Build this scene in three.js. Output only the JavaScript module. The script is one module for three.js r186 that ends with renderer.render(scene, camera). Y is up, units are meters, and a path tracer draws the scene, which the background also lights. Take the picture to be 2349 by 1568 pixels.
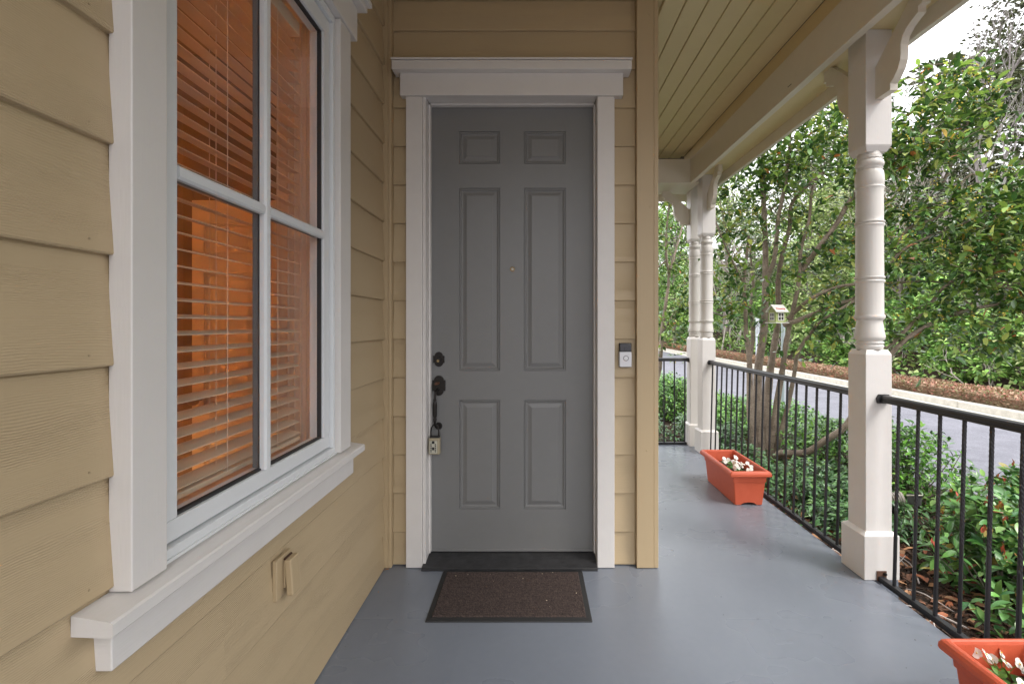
import * as THREE from 'three';
import { RoundedBoxGeometry } from 'three/addons/geometries/RoundedBoxGeometry.js';
import { mergeGeometries } from 'three/addons/utils/BufferGeometryUtils.js';
import { FontLoader } from 'three/addons/loaders/FontLoader.js';
import { TextGeometry } from 'three/addons/geometries/TextGeometry.js';
import { Brush, Evaluator, SUBTRACTION } from 'three-bvh-csg';

// ------------------------------------------------------------------ camera, sky, sun, exposure
const scene = new THREE.Scene();
const F = 1070, CX = 1222, CY = 745, EYE = 1.30;           // focal length and optical axis, in 2349 x 1568 units
const camera = new THREE.PerspectiveCamera(2 * Math.atan(784 / F) * 180 / Math.PI, 2349 / 1568, 0.05, 400);
camera.position.set(0, EYE, 0);
camera.lookAt(0, EYE, -10);
camera.setViewOffset(2349, 1568, -(CX - 1174.5), 784 - CY, 2349, 1568);   // a shifted lens keeps the verticals upright
camera.updateProjectionMatrix();

const renderer = new THREE.WebGLRenderer({ antialias: true });
renderer.setSize(1024, 683);
renderer.toneMapping = THREE.LinearToneMapping;
renderer.toneMappingExposure = 3.35;
renderer.shadowMap.enabled = true;

{ // an even overcast sky, a little brighter towards the zenith
  const w = 64, h = 32, d = new Float32Array(w * h * 4);
  for (let y = 0; y < h; y++) {
    const el = Math.max(0, Math.sin(((y + 0.5) / h - 0.5) * Math.PI));
    const L = 1.0 * (0.72 + 0.5 * el);
    for (let x = 0; x < w; x++) d.set([L * 0.985, L * 0.99, L * 1.03, 1], (y * w + x) * 4);
  }
  const t = new THREE.DataTexture(d, w, h, THREE.RGBAFormat, THREE.FloatType);
  t.mapping = THREE.EquirectangularReflectionMapping; t.magFilter = THREE.LinearFilter; t.needsUpdate = true;
  scene.background = t; scene.environment = t;
}
const sun = new THREE.DirectionalLight(0xfff8f0, 0.8);
sun.position.set(14, 18, 4); sun.target.position.set(2, 0, -4);
sun.castShadow = true; sun.shadow.radius = 30;
Object.assign(sun.shadow.camera, { left: -20, right: 20, top: 20, bottom: -20, near: 1, far: 80 });
sun.shadow.mapSize.set(2048, 2048);
scene.add(sun, sun.target);

// ------------------------------------------------------------------ helpers
function rng(seed) { let a = seed >>> 0; return () => { a = (a + 0x6D2B79F5) >>> 0; let t = a; t = Math.imul(t ^ (t >>> 15), t | 1); t ^= t + Math.imul(t ^ (t >>> 7), t | 61); return ((t ^ (t >>> 14)) >>> 0) / 4294967296; }; }
const V = (x, y, Z) => new THREE.Vector3(x, y, -Z);           // Z: metres in front of the camera
const at = (px, py, Z) => V((px - CX) / F * Z, EYE - (py - CY) / F * Z, Z);
const lerp = (a, b, t) => a + (b - a) * t, clamp = (x, a, b) => Math.min(b, Math.max(a, x));
const lin = (r, g, b) => new THREE.Color().setRGB(r, g, b);
const used = new Map(), origin = new WeakMap();
function numbered(n) { const k = used.get(n) ?? 0; used.set(n, k + 1); return k ? `${n}_${String(k).padStart(3, '0')}` : n; }
function thing(name, label, category, [x, y, Z], group) {
  const g = new THREE.Group(); g.name = numbered(name); g.position.copy(V(x, y, Z)); origin.set(g, g.position);
  g.userData = { label, category }; if (group) g.userData.group = group; scene.add(g); return g;
}
function shadows(m) { m.castShadow = true; m.receiveShadow = true; return m; }
function part(name, geo, mat, parent, local = false) {         // geometry in world coordinates, shifted to its thing's base
  const o = origin.get(parent); if (o && !local) geo = geo.clone().translate(-o.x, -o.y, -o.z);
  const m = shadows(new THREE.Mesh(geo, mat)); m.name = name; parent.add(m); origin.set(m, o); return m;
}
function single(name, geo, mat, label, category, group) {
  geo.computeBoundingBox(); const b = geo.boundingBox, o = new THREE.Vector3((b.min.x + b.max.x) / 2, b.min.y, (b.min.z + b.max.z) / 2);
  const m = shadows(new THREE.Mesh(geo.clone().translate(-o.x, -o.y, -o.z), mat)); m.position.copy(o); m.name = numbered(name);
  m.userData = { label, category }; if (group) m.userData.group = group; scene.add(m); return m;
}
function struct(name, geo, mat, label) { const m = shadows(new THREE.Mesh(geo, mat)); m.name = numbered(name); m.userData = { kind: 'structure', label }; origin.set(m, new THREE.Vector3()); scene.add(m); return m; }
function metreUV(g, su = 1, sv = 1, ou = 0, ov = 0) {
  g = g.index ? g.toNonIndexed() : g; const p = g.attributes.position, uv = new Float32Array(p.count * 2), a = new THREE.Vector3(), b = new THREE.Vector3(), c = new THREE.Vector3();
  for (let i = 0; i < p.count; i += 3) {
    a.fromBufferAttribute(p, i); b.fromBufferAttribute(p, i + 1).sub(a); c.fromBufferAttribute(p, i + 2).sub(a); b.cross(c);
    const nx = Math.abs(b.x), ny = Math.abs(b.y), nz = Math.abs(b.z);
    for (let k = 0; k < 3; k++) {
      const x = p.getX(i + k), y = p.getY(i + k), z = p.getZ(i + k);
      const [u, v] = nx >= ny && nx >= nz ? [z, y] : ny >= nz ? [x, z] : [x, y];
      uv[(i + k) * 2] = u * su + ou; uv[(i + k) * 2 + 1] = v * sv + ov;
    }
  }
  g.setAttribute('uv', new THREE.BufferAttribute(uv, 2)); return g;
}
function box(x0, x1, y0, y1, Z0, Z1, r = 0) {
  const w = x1 - x0, h = y1 - y0, d = Z1 - Z0, g = r ? new RoundedBoxGeometry(w, h, d, 2, Math.min(r, w / 2.01, h / 2.01, d / 2.01)) : new THREE.BoxGeometry(w, h, d);
  g.translate((x0 + x1) / 2, (y0 + y1) / 2, -(Z0 + Z1) / 2); return metreUV(g);
}
function sweep(pts, s0, s1, f, uo = 0, vo = 0) {               // a closed outline swept along a line, capped
  const P = [], U = []; let per = 0; const n = pts.length;
  const tri = (a, b, c, ua, ub, uc) => { P.push(...a, ...b, ...c); U.push(...ua, ...ub, ...uc); };
  for (let i = 0; i < n; i++) {
    const [a0, b0] = pts[i], [a1, b1] = pts[(i + 1) % n], l = Math.hypot(a1 - a0, b1 - b0), v0 = per + vo, v1 = per + l + vo; per += l;
    const A = f(a0, b0, s0), B = f(a1, b1, s0), C = f(a1, b1, s1), D = f(a0, b0, s1);
    tri(A, B, C, [s0 + uo, v0], [s0 + uo, v1], [s1 + uo, v1]); tri(A, C, D, [s0 + uo, v0], [s1 + uo, v1], [s1 + uo, v0]);
  }
  const sh = pts.map(([a, b]) => new THREE.Vector2(a, b)), cw = THREE.ShapeUtils.isClockWise(sh);
  for (const t of THREE.ShapeUtils.triangulateShape(sh, [])) for (const [s, flip] of [[s0, cw], [s1, !cw]]) {
    const q = flip ? [t[0], t[2], t[1]] : t, w = (k) => f(pts[k][0], pts[k][1], s), u = (k) => [pts[k][0] + uo, pts[k][1] + vo];
    // caps: side walls above run with the outline; the two ends face away from each other
    tri(w(q[0]), w(q[2]), w(q[1]), u(q[0]), u(q[2]), u(q[1]));
  }
  const g = new THREE.BufferGeometry(); g.setAttribute('position', new THREE.Float32BufferAttribute(P, 3)); g.setAttribute('uv', new THREE.Float32BufferAttribute(U, 2));
  let vol = 0; for (let i = 0; i < P.length; i += 9) vol += P[i] * (P[i + 4] * P[i + 8] - P[i + 5] * P[i + 7]) - P[i + 1] * (P[i + 3] * P[i + 8] - P[i + 5] * P[i + 6]) + P[i + 2] * (P[i + 3] * P[i + 7] - P[i + 4] * P[i + 6]);
  if (vol < 0) { const p = g.attributes.position.array, u = g.attributes.uv.array; for (let i = 0; i < p.length / 9; i++) { for (let k = 0; k < 3; k++) [p[i * 9 + 3 + k], p[i * 9 + 6 + k]] = [p[i * 9 + 6 + k], p[i * 9 + 3 + k]]; for (let k = 0; k < 2; k++) [u[i * 6 + 2 + k], u[i * 6 + 4 + k]] = [u[i * 6 + 4 + k], u[i * 6 + 2 + k]]; } }
  g.computeVertexNormals(); return g;
}
function strip(g, names = ['position', 'normal', 'uv']) { g = g.index ? g.toNonIndexed() : g; for (const k of Object.keys(g.attributes)) if (!names.includes(k)) g.deleteAttribute(k); if (!g.attributes.uv && names.includes('uv')) g.setAttribute('uv', new THREE.Float32BufferAttribute(new Float32Array(g.attributes.position.count * 2), 2)); return g; }
const merge = (...gs) => mergeGeometries(gs.flat().map((g) => strip(g)));
function cyl(a, b, r0, r1 = r0, n = 16) { const d = b.clone().sub(a), g = new THREE.CylinderGeometry(r1, r0, d.length(), n); g.translate(0, d.length() / 2, 0); g.applyQuaternion(new THREE.Quaternion().setFromUnitVectors(new THREE.Vector3(0, 1, 0), d.normalize())); return g.translate(a.x, a.y, a.z); }
function limb(points, r0, r1, n = 8, seg = 0, wob = 0, seed = 1) {   // a tapered, slightly uneven tube through points
  const R = rng(seed), c = new THREE.CatmullRomCurve3(points, false, 'centripetal'), S = seg || points.length * 4, fr = c.computeFrenetFrames(S, false), P = [], N = [], U = [], I = []; let len = 0, prev = null;
  for (let i = 0; i <= S; i++) {
    const t = i / S, p = c.getPointAt(t), r = lerp(r0, r1, Math.pow(t, 0.8)) * (1 + wob * (R() - 0.5)); if (prev) len += p.distanceTo(prev); prev = p;
    for (let k = 0; k <= n; k++) {
      const a = k / n * Math.PI * 2, nx = fr.normals[i].clone().multiplyScalar(Math.cos(a)).addScaledVector(fr.binormals[i], Math.sin(a)), rr = r * (1 + (k % n ? wob * 0.6 * (R() - 0.5) : 0));
      P.push(p.x + nx.x * rr, p.y + nx.y * rr, p.z + nx.z * rr); N.push(nx.x, nx.y, nx.z); U.push(k / n * Math.max(1, Math.round(r0 * 6.28 / 0.15)) * 0.15, len);
    }
  }
  for (let i = 0; i < S; i++) for (let k = 0; k < n; k++) { const a = i * (n + 1) + k, b = a + n + 1; I.push(a, a + 1, b, b, a + 1, b + 1); }
  const g = new THREE.BufferGeometry(); g.setAttribute('position', new THREE.Float32BufferAttribute(P, 3)); g.setAttribute('normal', new THREE.Float32BufferAttribute(N, 3)); g.setAttribute('uv', new THREE.Float32BufferAttribute(U, 2)); g.setIndex(I); return g;
}
function rings(list, r = 0.006, k = 3) {                        // rectangles [halfX, halfZ, y] joined one to the next
  const P = [], I = []; const m = 4 * (k + 1);
  for (const [hx, hz, y] of list) for (let q = 0; q < 4; q++) for (let j = 0; j <= k; j++) { const a = (q + j / k) * Math.PI / 2, sx = q === 0 || q === 3 ? 1 : -1, sz = q < 2 ? 1 : -1; P.push(sx * (hx - r) + Math.cos(a) * r, y, sz * (hz - r) + Math.sin(a) * r); }
  for (let i = 0; i < list.length - 1; i++) for (let j = 0; j < m; j++) { const a = i * m + j, b = i * m + (j + 1) % m, c = a + m, d = b + m; I.push(a, c, b, b, c, d); }
  for (const [s, f] of [[0, 1], [list.length - 1, 0]]) for (let j = 1; j < m - 1; j++) f ? I.push(s * m, s * m + j, s * m + j + 1) : I.push(s * m, s * m + j + 1, s * m + j);
  const g = new THREE.BufferGeometry(); g.setAttribute('position', new THREE.Float32BufferAttribute(P, 3)); g.setIndex(I); const o = metreUV(g); o.computeVertexNormals(); return o;
}

// ------------------------------------------------------------------ textures
function lattice(seed, n) { const R = rng(seed), a = new Float32Array(n * n); for (let i = 0; i < n * n; i++) a[i] = R(); return (x, y) => { const xi = Math.floor(x), yi = Math.floor(y), fx = x - xi, fy = y - yi, u = fx * fx * (3 - 2 * fx), v = fy * fy * (3 - 2 * fy), m = (i, j) => a[(((j % n) + n) % n) * n + (((i % n) + n) % n)]; return lerp(lerp(m(xi, yi), m(xi + 1, yi), u), lerp(m(xi, yi + 1), m(xi + 1, yi + 1), u), v); }; }
const L1 = lattice(11, 64), L2 = lattice(12, 128), L3 = lattice(13, 256);
function tex(w, h, f, color, su = 1, sv = 1) {
  const d = new Uint8Array(w * h * 4);
  for (let y = 0; y < h; y++) for (let x = 0; x < w; x++) { const v = f(x / w, y / h, x, y), o = (y * w + x) * 4; if (typeof v === 'number') d[o] = d[o + 1] = d[o + 2] = clamp(v, 0, 1) * 255; else for (let k = 0; k < 3; k++) d[o + k] = clamp(v[k], 0, 1) * 255; d[o + 3] = 255; }
  const t = new THREE.DataTexture(d, w, h); t.wrapS = t.wrapT = THREE.RepeatWrapping; t.magFilter = THREE.LinearFilter; t.minFilter = THREE.LinearMipmapLinearFilter; t.generateMipmaps = true; t.repeat.set(su, sv);
  if (color) t.colorSpace = THREE.SRGBColorSpace; t.needsUpdate = true; return t;
}
const fbm = (u, v, k = 1) => 0.5 * L1(u * 16 * k, v * 16 * k) + 0.3 * L2(u * 32 * k, v * 32 * k) + 0.2 * L3(u * 64 * k, v * 64 * k);
// pressed wood grain on the planks: u runs along the board, 1.6 m x 0.8 m
const grainB = tex(1024, 1024, (u, v) => {
  const warp = 0.032 * L1(u * 4, v * 8) + 0.008 * L1(u * 16, v * 16) + 0.0025 * L2(u * 64, v * 32);
  const q = v + warp, rid = Math.sin(q * 2 * Math.PI * 190 + 3 * L1(u * 4, v * 16)), am = clamp(1.7 * L1(u * 4 + 9, q * 24) - 0.35, 0, 1);
  return 0.5 + 0.32 * rid * am + 0.14 * (L3(u * 32, v * 256) - 0.5) + 0.06 * (L3(u * 256, v * 256) - 0.5);
}, false, 1 / 1.6, 1 / 0.8);
const brushB = tex(512, 512, (u, v) => 0.5 + 0.5 * (fbm(u, v) - 0.5) + 0.25 * (L3(u * 16, v * 256) - 0.5), false, 1.5, 1.5);
const brushV = tex(512, 512, (u, v) => 0.5 + 0.5 * (fbm(u, v) - 0.5) + 0.25 * (L3(u * 256, v * 16) - 0.5), false, 1.5, 1.5);
const fineB = tex(512, 512, (u, v) => 0.5 + 0.6 * (L3(u * 256, v * 256) - 0.5) + 0.5 * (L2(u * 128, v * 128) - 0.5), false, 2, 2);
const paintC = (c, amp, s = 1) => tex(512, 512, (u, v) => { const n = (fbm(u, v) - 0.5) * amp, k = L3(u * 256, v * 256) > 0.985 ? -amp * 0.8 : 0; return c.map((x) => x + n + k); }, true, s, s);
const FLOOR = 4.6;
const floorMarks = (() => {   // scuffs, grit and worn flecks lying on the painted concrete
  const w = 2048, a = new Float32Array(w * w), R = rng(77);
  for (let i = 0; i < 50; i++) { const x = R() * w, y = R() * w, l = R() * R() * 2.6, th = R() * 6.28, wd = R() * 0.5, s = R() < 0.88 ? -(0.04 + R() * R() * 0.3) : 0.06 + R() * R() * 0.25; for (let t = -l; t <= l; t += 0.5) for (let q = -wd; q <= wd; q += 0.5) { const px = Math.round(x + Math.cos(th) * t - Math.sin(th) * q), py = Math.round(y + Math.sin(th) * t + Math.cos(th) * q); if (px >= 0 && py >= 0 && px < w && py < w) a[py * w + px] = s; } }
  return a;
})();
const floorC = tex(2048, 2048, (u, v, x, y) => { const n = (fbm(u, v, 0.5) - 0.5) * 0.03 + (L3(u * 230, v * 230) - 0.5) * 0.008 + (L1(u * 6, v * 9) - 0.5) * 0.035, m = floorMarks[y * 2048 + x]; return [0.455 + n + m, 0.478 + n + m, 0.515 + n + m * 0.95]; }, true, 1 / FLOOR, 1 / FLOOR);
const floorR = tex(512, 512, (u, v) => 0.31 + 0.14 * (L1(u * 8, v * 8) - 0.5) + 0.04 * (L2(u * 32, v * 32) - 0.5), false, 0.6, 0.6);
const asphC = tex(512, 512, (u, v) => { const n = (fbm(u, v, 0.5) - 0.5) * 0.09 + (L3(u * 256, v * 256) - 0.5) * 0.12; return [0.425 + n, 0.425 + n, 0.455 + n]; }, true, 0.5, 0.5);
const concC = tex(512, 512, (u, v) => { const n = (fbm(u, v) - 0.5) * 0.14 + (L3(u * 256, v * 256) - 0.5) * 0.08; return [0.72 + n, 0.70 + n, 0.655 + n]; }, true, 0.7, 0.7);
const barkC = tex(256, 512, (u, v) => { const n = 0.12 * (L3(u * 128, v * 64) - 0.5) + 0.14 * (L1(u * 6, v * 12) - 0.5) + (L2(u * 12, v * 96) > 0.78 ? -0.07 : 0); return [0.585 + n, 0.525 + n * 0.95, 0.465 + n * 0.9]; }, true, 3, 1.4);
const barkB = tex(256, 512, (u, v) => 0.5 + 0.6 * (L3(u * 64, v * 128) - 0.5) + 0.5 * (L2(u * 16, v * 96) - 0.5), false, 3, 1.4);
const soilC = tex(512, 512, (u, v) => { const n = (fbm(u, v) - 0.5) * 0.16 + (L3(u * 256, v * 256) - 0.5) * 0.16; return [0.23 + n, 0.165 + n * 0.8, 0.115 + n * 0.65]; }, true, 0.9, 0.9);
const soilB = tex(512, 512, (u, v) => 0.5 + 0.8 * (L3(u * 200, v * 200) - 0.5) + 0.4 * (fbm(u, v) - 0.5), false, 0.9, 0.9);

// ------------------------------------------------------------------ materials
const std = (o) => new THREE.MeshStandardMaterial({ roughness: 0.6, ...o });
const M = {
  siding: [0, 1, 2].map((k) => std({ color: lin(0.462 + k * 0.01, 0.356 + k * 0.008, 0.214 + k * 0.006), roughness: 0.5, bumpMap: grainB, bumpScale: 0.0014 })),
  tanTrim: std({ color: lin(0.455, 0.348, 0.208), roughness: 0.5, bumpMap: brushV, bumpScale: 0.0006 }),
  white: std({ map: paintC([0.845, 0.83, 0.812], 0.02), roughness: 0.42, bumpMap: brushV, bumpScale: 0.0006 }),
  whiteH: std({ map: paintC([0.845, 0.83, 0.812], 0.02), roughness: 0.42, bumpMap: brushB, bumpScale: 0.0006 }),
  vinyl: std({ color: lin(0.70, 0.72, 0.73), roughness: 0.38 }),
  gasket: std({ color: lin(0.03, 0.03, 0.032), roughness: 0.6 }),
  spacer: std({ color: lin(0.11, 0.11, 0.115), roughness: 0.4, metalness: 0.3 }),
  glass: new THREE.MeshPhysicalMaterial({ color: 0xffffff, roughness: 0, transmission: 1, thickness: 0, ior: 1.5 }),
  slat: std({ color: lin(0.58, 0.46, 0.33), roughness: 0.5 }),
  cord: std({ color: lin(0.66, 0.58, 0.48), roughness: 0.8 }),
  door: std({ map: paintC([0.465, 0.465, 0.46], 0.012), roughness: 0.4, bumpMap: fineB, bumpScale: 0.00025 }),
  bronze: std({ color: lin(0.022, 0.019, 0.017), roughness: 0.38, metalness: 0.55 }),
  brass: std({ color: lin(0.36, 0.27, 0.14), roughness: 0.35, metalness: 1 }),
  steel: std({ color: lin(0.6, 0.6, 0.6), roughness: 0.3, metalness: 1 }),
  threshold: std({ map: paintC([0.19, 0.19, 0.195], 0.10, 2), roughness: 0.45, bumpMap: fineB, bumpScale: 0.0006 }),
  ceiling: std({ map: paintC([0.855, 0.785, 0.61], 0.02), roughness: 0.5, bumpMap: brushB, bumpScale: 0.001 }),
  beige: std({ map: paintC([0.855, 0.825, 0.765], 0.02), roughness: 0.45, bumpMap: brushB, bumpScale: 0.0006 }),
  cream: std({ map: paintC([0.83, 0.815, 0.79], 0.02), roughness: 0.45, bumpMap: brushV, bumpScale: 0.0006 }),
  floor: std({ map: floorC, roughness: 1, roughnessMap: floorR }),
  concrete: std({ map: concC, roughness: 0.85, bumpMap: fineB, bumpScale: 0.002 }),
  asphalt: std({ map: asphC, roughness: 0.8, bumpMap: fineB, bumpScale: 0.003 }),
  iron: std({ color: lin(0.020, 0.020, 0.023), roughness: 0.4, bumpMap: fineB, bumpScale: 0.0005 }),
  rust: std({ color: lin(0.10, 0.048, 0.028), roughness: 0.85, bumpMap: fineB, bumpScale: 0.0012 }),
  terracotta: std({ map: paintC([0.80, 0.37, 0.25], 0.03, 2), roughness: 0.5, bumpMap: fineB, bumpScale: 0.0004 }),
  soil: std({ map: soilC, roughness: 0.95, bumpMap: soilB, bumpScale: 0.012 }),
  rubber: std({ color: lin(0.02, 0.02, 0.02), roughness: 0.7, bumpMap: fineB, bumpScale: 0.0006 }),
  bark: std({ map: barkC, roughness: 0.85, bumpMap: barkB, bumpScale: 0.006 }),
  paleBark: std({ color: lin(0.48, 0.42, 0.38), roughness: 0.9 }),
  twigGrey: std({ color: lin(0.27, 0.24, 0.235), roughness: 0.9 }),
  greyBark: std({ color: lin(0.20, 0.17, 0.145), roughness: 0.9 }),
  petal: std({ color: lin(0.82, 0.82, 0.76), roughness: 0.6 }),
  yellow: std({ color: lin(0.75, 0.5, 0.05), roughness: 0.6 }),
};

// ------------------------------------------------------------------ ground, road, bank
function hash2(x, z) { return L1(x * 0.7 + 20, z * 0.7 + 20); }
const hillRise = (X, Z) => { const d = Math.max(0, X - 9.3 + Math.max(0, Z - 20) * 0.03); return Math.min(9, d * 0.5) + (d > 0 ? (hash2(X, Z) - 0.5) * Math.min(1.2, d * 0.6) : 0); };
function groundY(X, Z) {
  if (X < 3.5) return -0.22 + 0.05 * (hash2(X * 2, Z * 2) - 0.5) * (X > 1.9 ? 1 : 0);
  if (X < 4.0) return lerp(-0.22, -0.31, (X - 3.5) / 0.5);
  if (X < 8.3) return -0.31;
  return -0.18 + hillRise(X, Z);
}
{
  const P = [], U = [], I = [], xs = [], zs = [];
  for (let x = -160; x < -10; x += 15) xs.push(x); for (let x = -10; x < 1; x += 2) xs.push(x); for (let x = 1; x < 3.4; x += 0.15) xs.push(x); xs.push(3.5, 3.75, 4.0, 6, 8.28, 8.32); for (let x = 9; x < 30; x += 0.7) xs.push(x); for (let x = 30; x <= 170; x += 14) xs.push(x);
  for (let z = -120; z < -6; z += 12) zs.push(z); for (let z = -6; z < 1; z += 1) zs.push(z); for (let z = 1; z < 10; z += 0.2) zs.push(z); for (let z = 10; z < 60; z += 1.2) zs.push(z); for (let z = 60; z <= 260; z += 16) zs.push(z);
  for (const z of zs) for (const x of xs) { P.push(x, groundY(x, z), -z); U.push(x, z); }
  for (let j = 0; j < zs.length - 1; j++) for (let i = 0; i < xs.length - 1; i++) { const a = j * xs.length + i, b = a + 1, c = a + xs.length, d = c + 1; I.push(a, b, c, b, d, c); }
  const g = new THREE.BufferGeometry(); g.setAttribute('position', new THREE.Float32BufferAttribute(P, 3)); g.setAttribute('uv', new THREE.Float32BufferAttribute(U, 2)); g.setIndex(I); g.computeVertexNormals();
  struct('ground', g, M.soil, 'dark soil and mulch of the garden bed and the wooded bank');
  struct('road', box(4.0, 7.85, -0.33, -0.30, -40, 120), M.asphalt, 'smooth grey asphalt lane running past the porch');
  struct('gutter', box(7.85, 8.20, -0.33, -0.294, -40, 120), M.concrete, 'pale concrete gutter strip along the far side of the lane');
  const kerb = thing('kerb', 'pale concrete kerb between the lane and the reddish hedge', 'kerb', [8.27, -0.33, 10]);
  for (let z = -6; z < 60; z += 3) part('kerb_section', box(8.2, 8.36, -0.33, -0.165, z + 0.004, z + 2.996, 0.02), M.concrete, kerb);
}

// ------------------------------------------------------------------ porch floor, ceiling, beams, roof
const POSTS = [[1.78, 2.464], [1.78, 4.774], [1.766, 5.075], [1.78, 0.154]];
{
  const s = new THREE.Shape(); s.moveTo(-1.6, -3.2); s.lineTo(1.735, -3.2);
  for (const [, z] of [POSTS[3], POSTS[0]]) { s.lineTo(1.735, z - 0.08); s.lineTo(1.86, z - 0.08); s.lineTo(1.86, z + 0.08); s.lineTo(1.735, z + 0.08); }
  s.lineTo(1.735, 4.695); s.lineTo(1.86, 4.695); s.lineTo(1.86, 5.18); s.lineTo(-1.6, 5.18); s.closePath();
  const g = new THREE.ExtrudeGeometry(s, { depth: 0.288, bevelEnabled: true, bevelThickness: 0.006, bevelSize: 0.006, bevelSegments: 2 });
  g.rotateX(-Math.PI / 2); g.translate(0, -0.294, 0);
  struct('porch_floor', metreUV(g, 1, 1, 0.3, 0.4), M.floor, 'porch floor of grey painted concrete');
}
{
  const ceil = thing('porch_ceiling', 'beige tongue and groove boards lining the porch ceiling', 'ceiling', [1.1, 3.02, 2]);
  for (let k = -13; k < 7; k++) {
    const x0 = 0.714 + 0.121 * k, x1 = Math.min(x0 + 0.121, 1.60); if (x0 >= 1.6) break;
    const Z0 = -1.0, Z1 = x0 > 0.6 ? 4.93 : 2.53, gp = 0.0025;
    part('ceiling_board', sweep([[x0 + gp, 3.064], [x0 + gp + 0.004, 3.060], [x1 - gp - 0.004, 3.060], [x1 - gp, 3.064], [x1 - gp, 3.078], [x0 + gp, 3.078]], Z0, Z1, (a, b, s) => [a, b, -s], k * 0.37), M.ceiling, ceil);
  }
  part('backing', box(-0.9, 1.6, 3.08, 3.095, -1.0, 4.93), M.ceiling, ceil);
  part('edge_strip', box(1.601, 1.625, 2.962, 3.078, -1.0, 4.93, 0.004), M.ceiling, ceil);
  const beam = thing('porch_beam', 'long off-white boxed beam running over the porch posts', 'beam', [1.62, 2.73, 2]);
  part('beam_face', box(1.588, 1.635, 2.73, 2.97, -1.0, 4.76, 0.005), M.beige, beam);
  part('nail_plate', box(1.5865, 1.5885, 2.775, 2.779, 2.86, 2.90), M.gasket, beam);
  const cross = thing('porch_beam', 'short off-white cross beam closing the far end of the porch', 'beam', [1.1, 2.73, 4.75]);
  part('beam_face', box(0.4, 1.589, 2.7305, 2.9695, 4.6935, 4.74, 0.002), M.beige, cross);
  part('beam_underside', box(0.4, 1.70, 2.745, 2.77, 4.745, 5.16), M.beige, cross);
  const eave = thing('porch_eave', 'off-white eave with flat soffit and fascia outside the porch posts', 'eave', [1.9, 2.73, 2]);
  part('soffit', box(1.637, 1.9, 2.82, 2.835, -1.0, 5.40), M.ceiling, eave);
  part('soffit', box(0.4, 1.635, 2.82, 2.835, 5.161, 5.40), M.ceiling, eave);
  part('fascia', box(1.902, 1.935, 2.733, 2.98, -1.0, 5.43, 0.004), M.beige, eave);
  part('fascia', box(0.4, 1.900, 2.733, 2.98, 5.402, 5.435, 0.004), M.beige, eave);
  part('gutter_trough', box(1.937, 2.05, 2.86, 2.99, -1.0, 5.55, 0.02), M.cream, eave);
  struct('roof', box(-6, 2.0, 3.10, 3.2, -1.0, 5.5), M.greyBark, 'roof above the porch');
}

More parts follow.
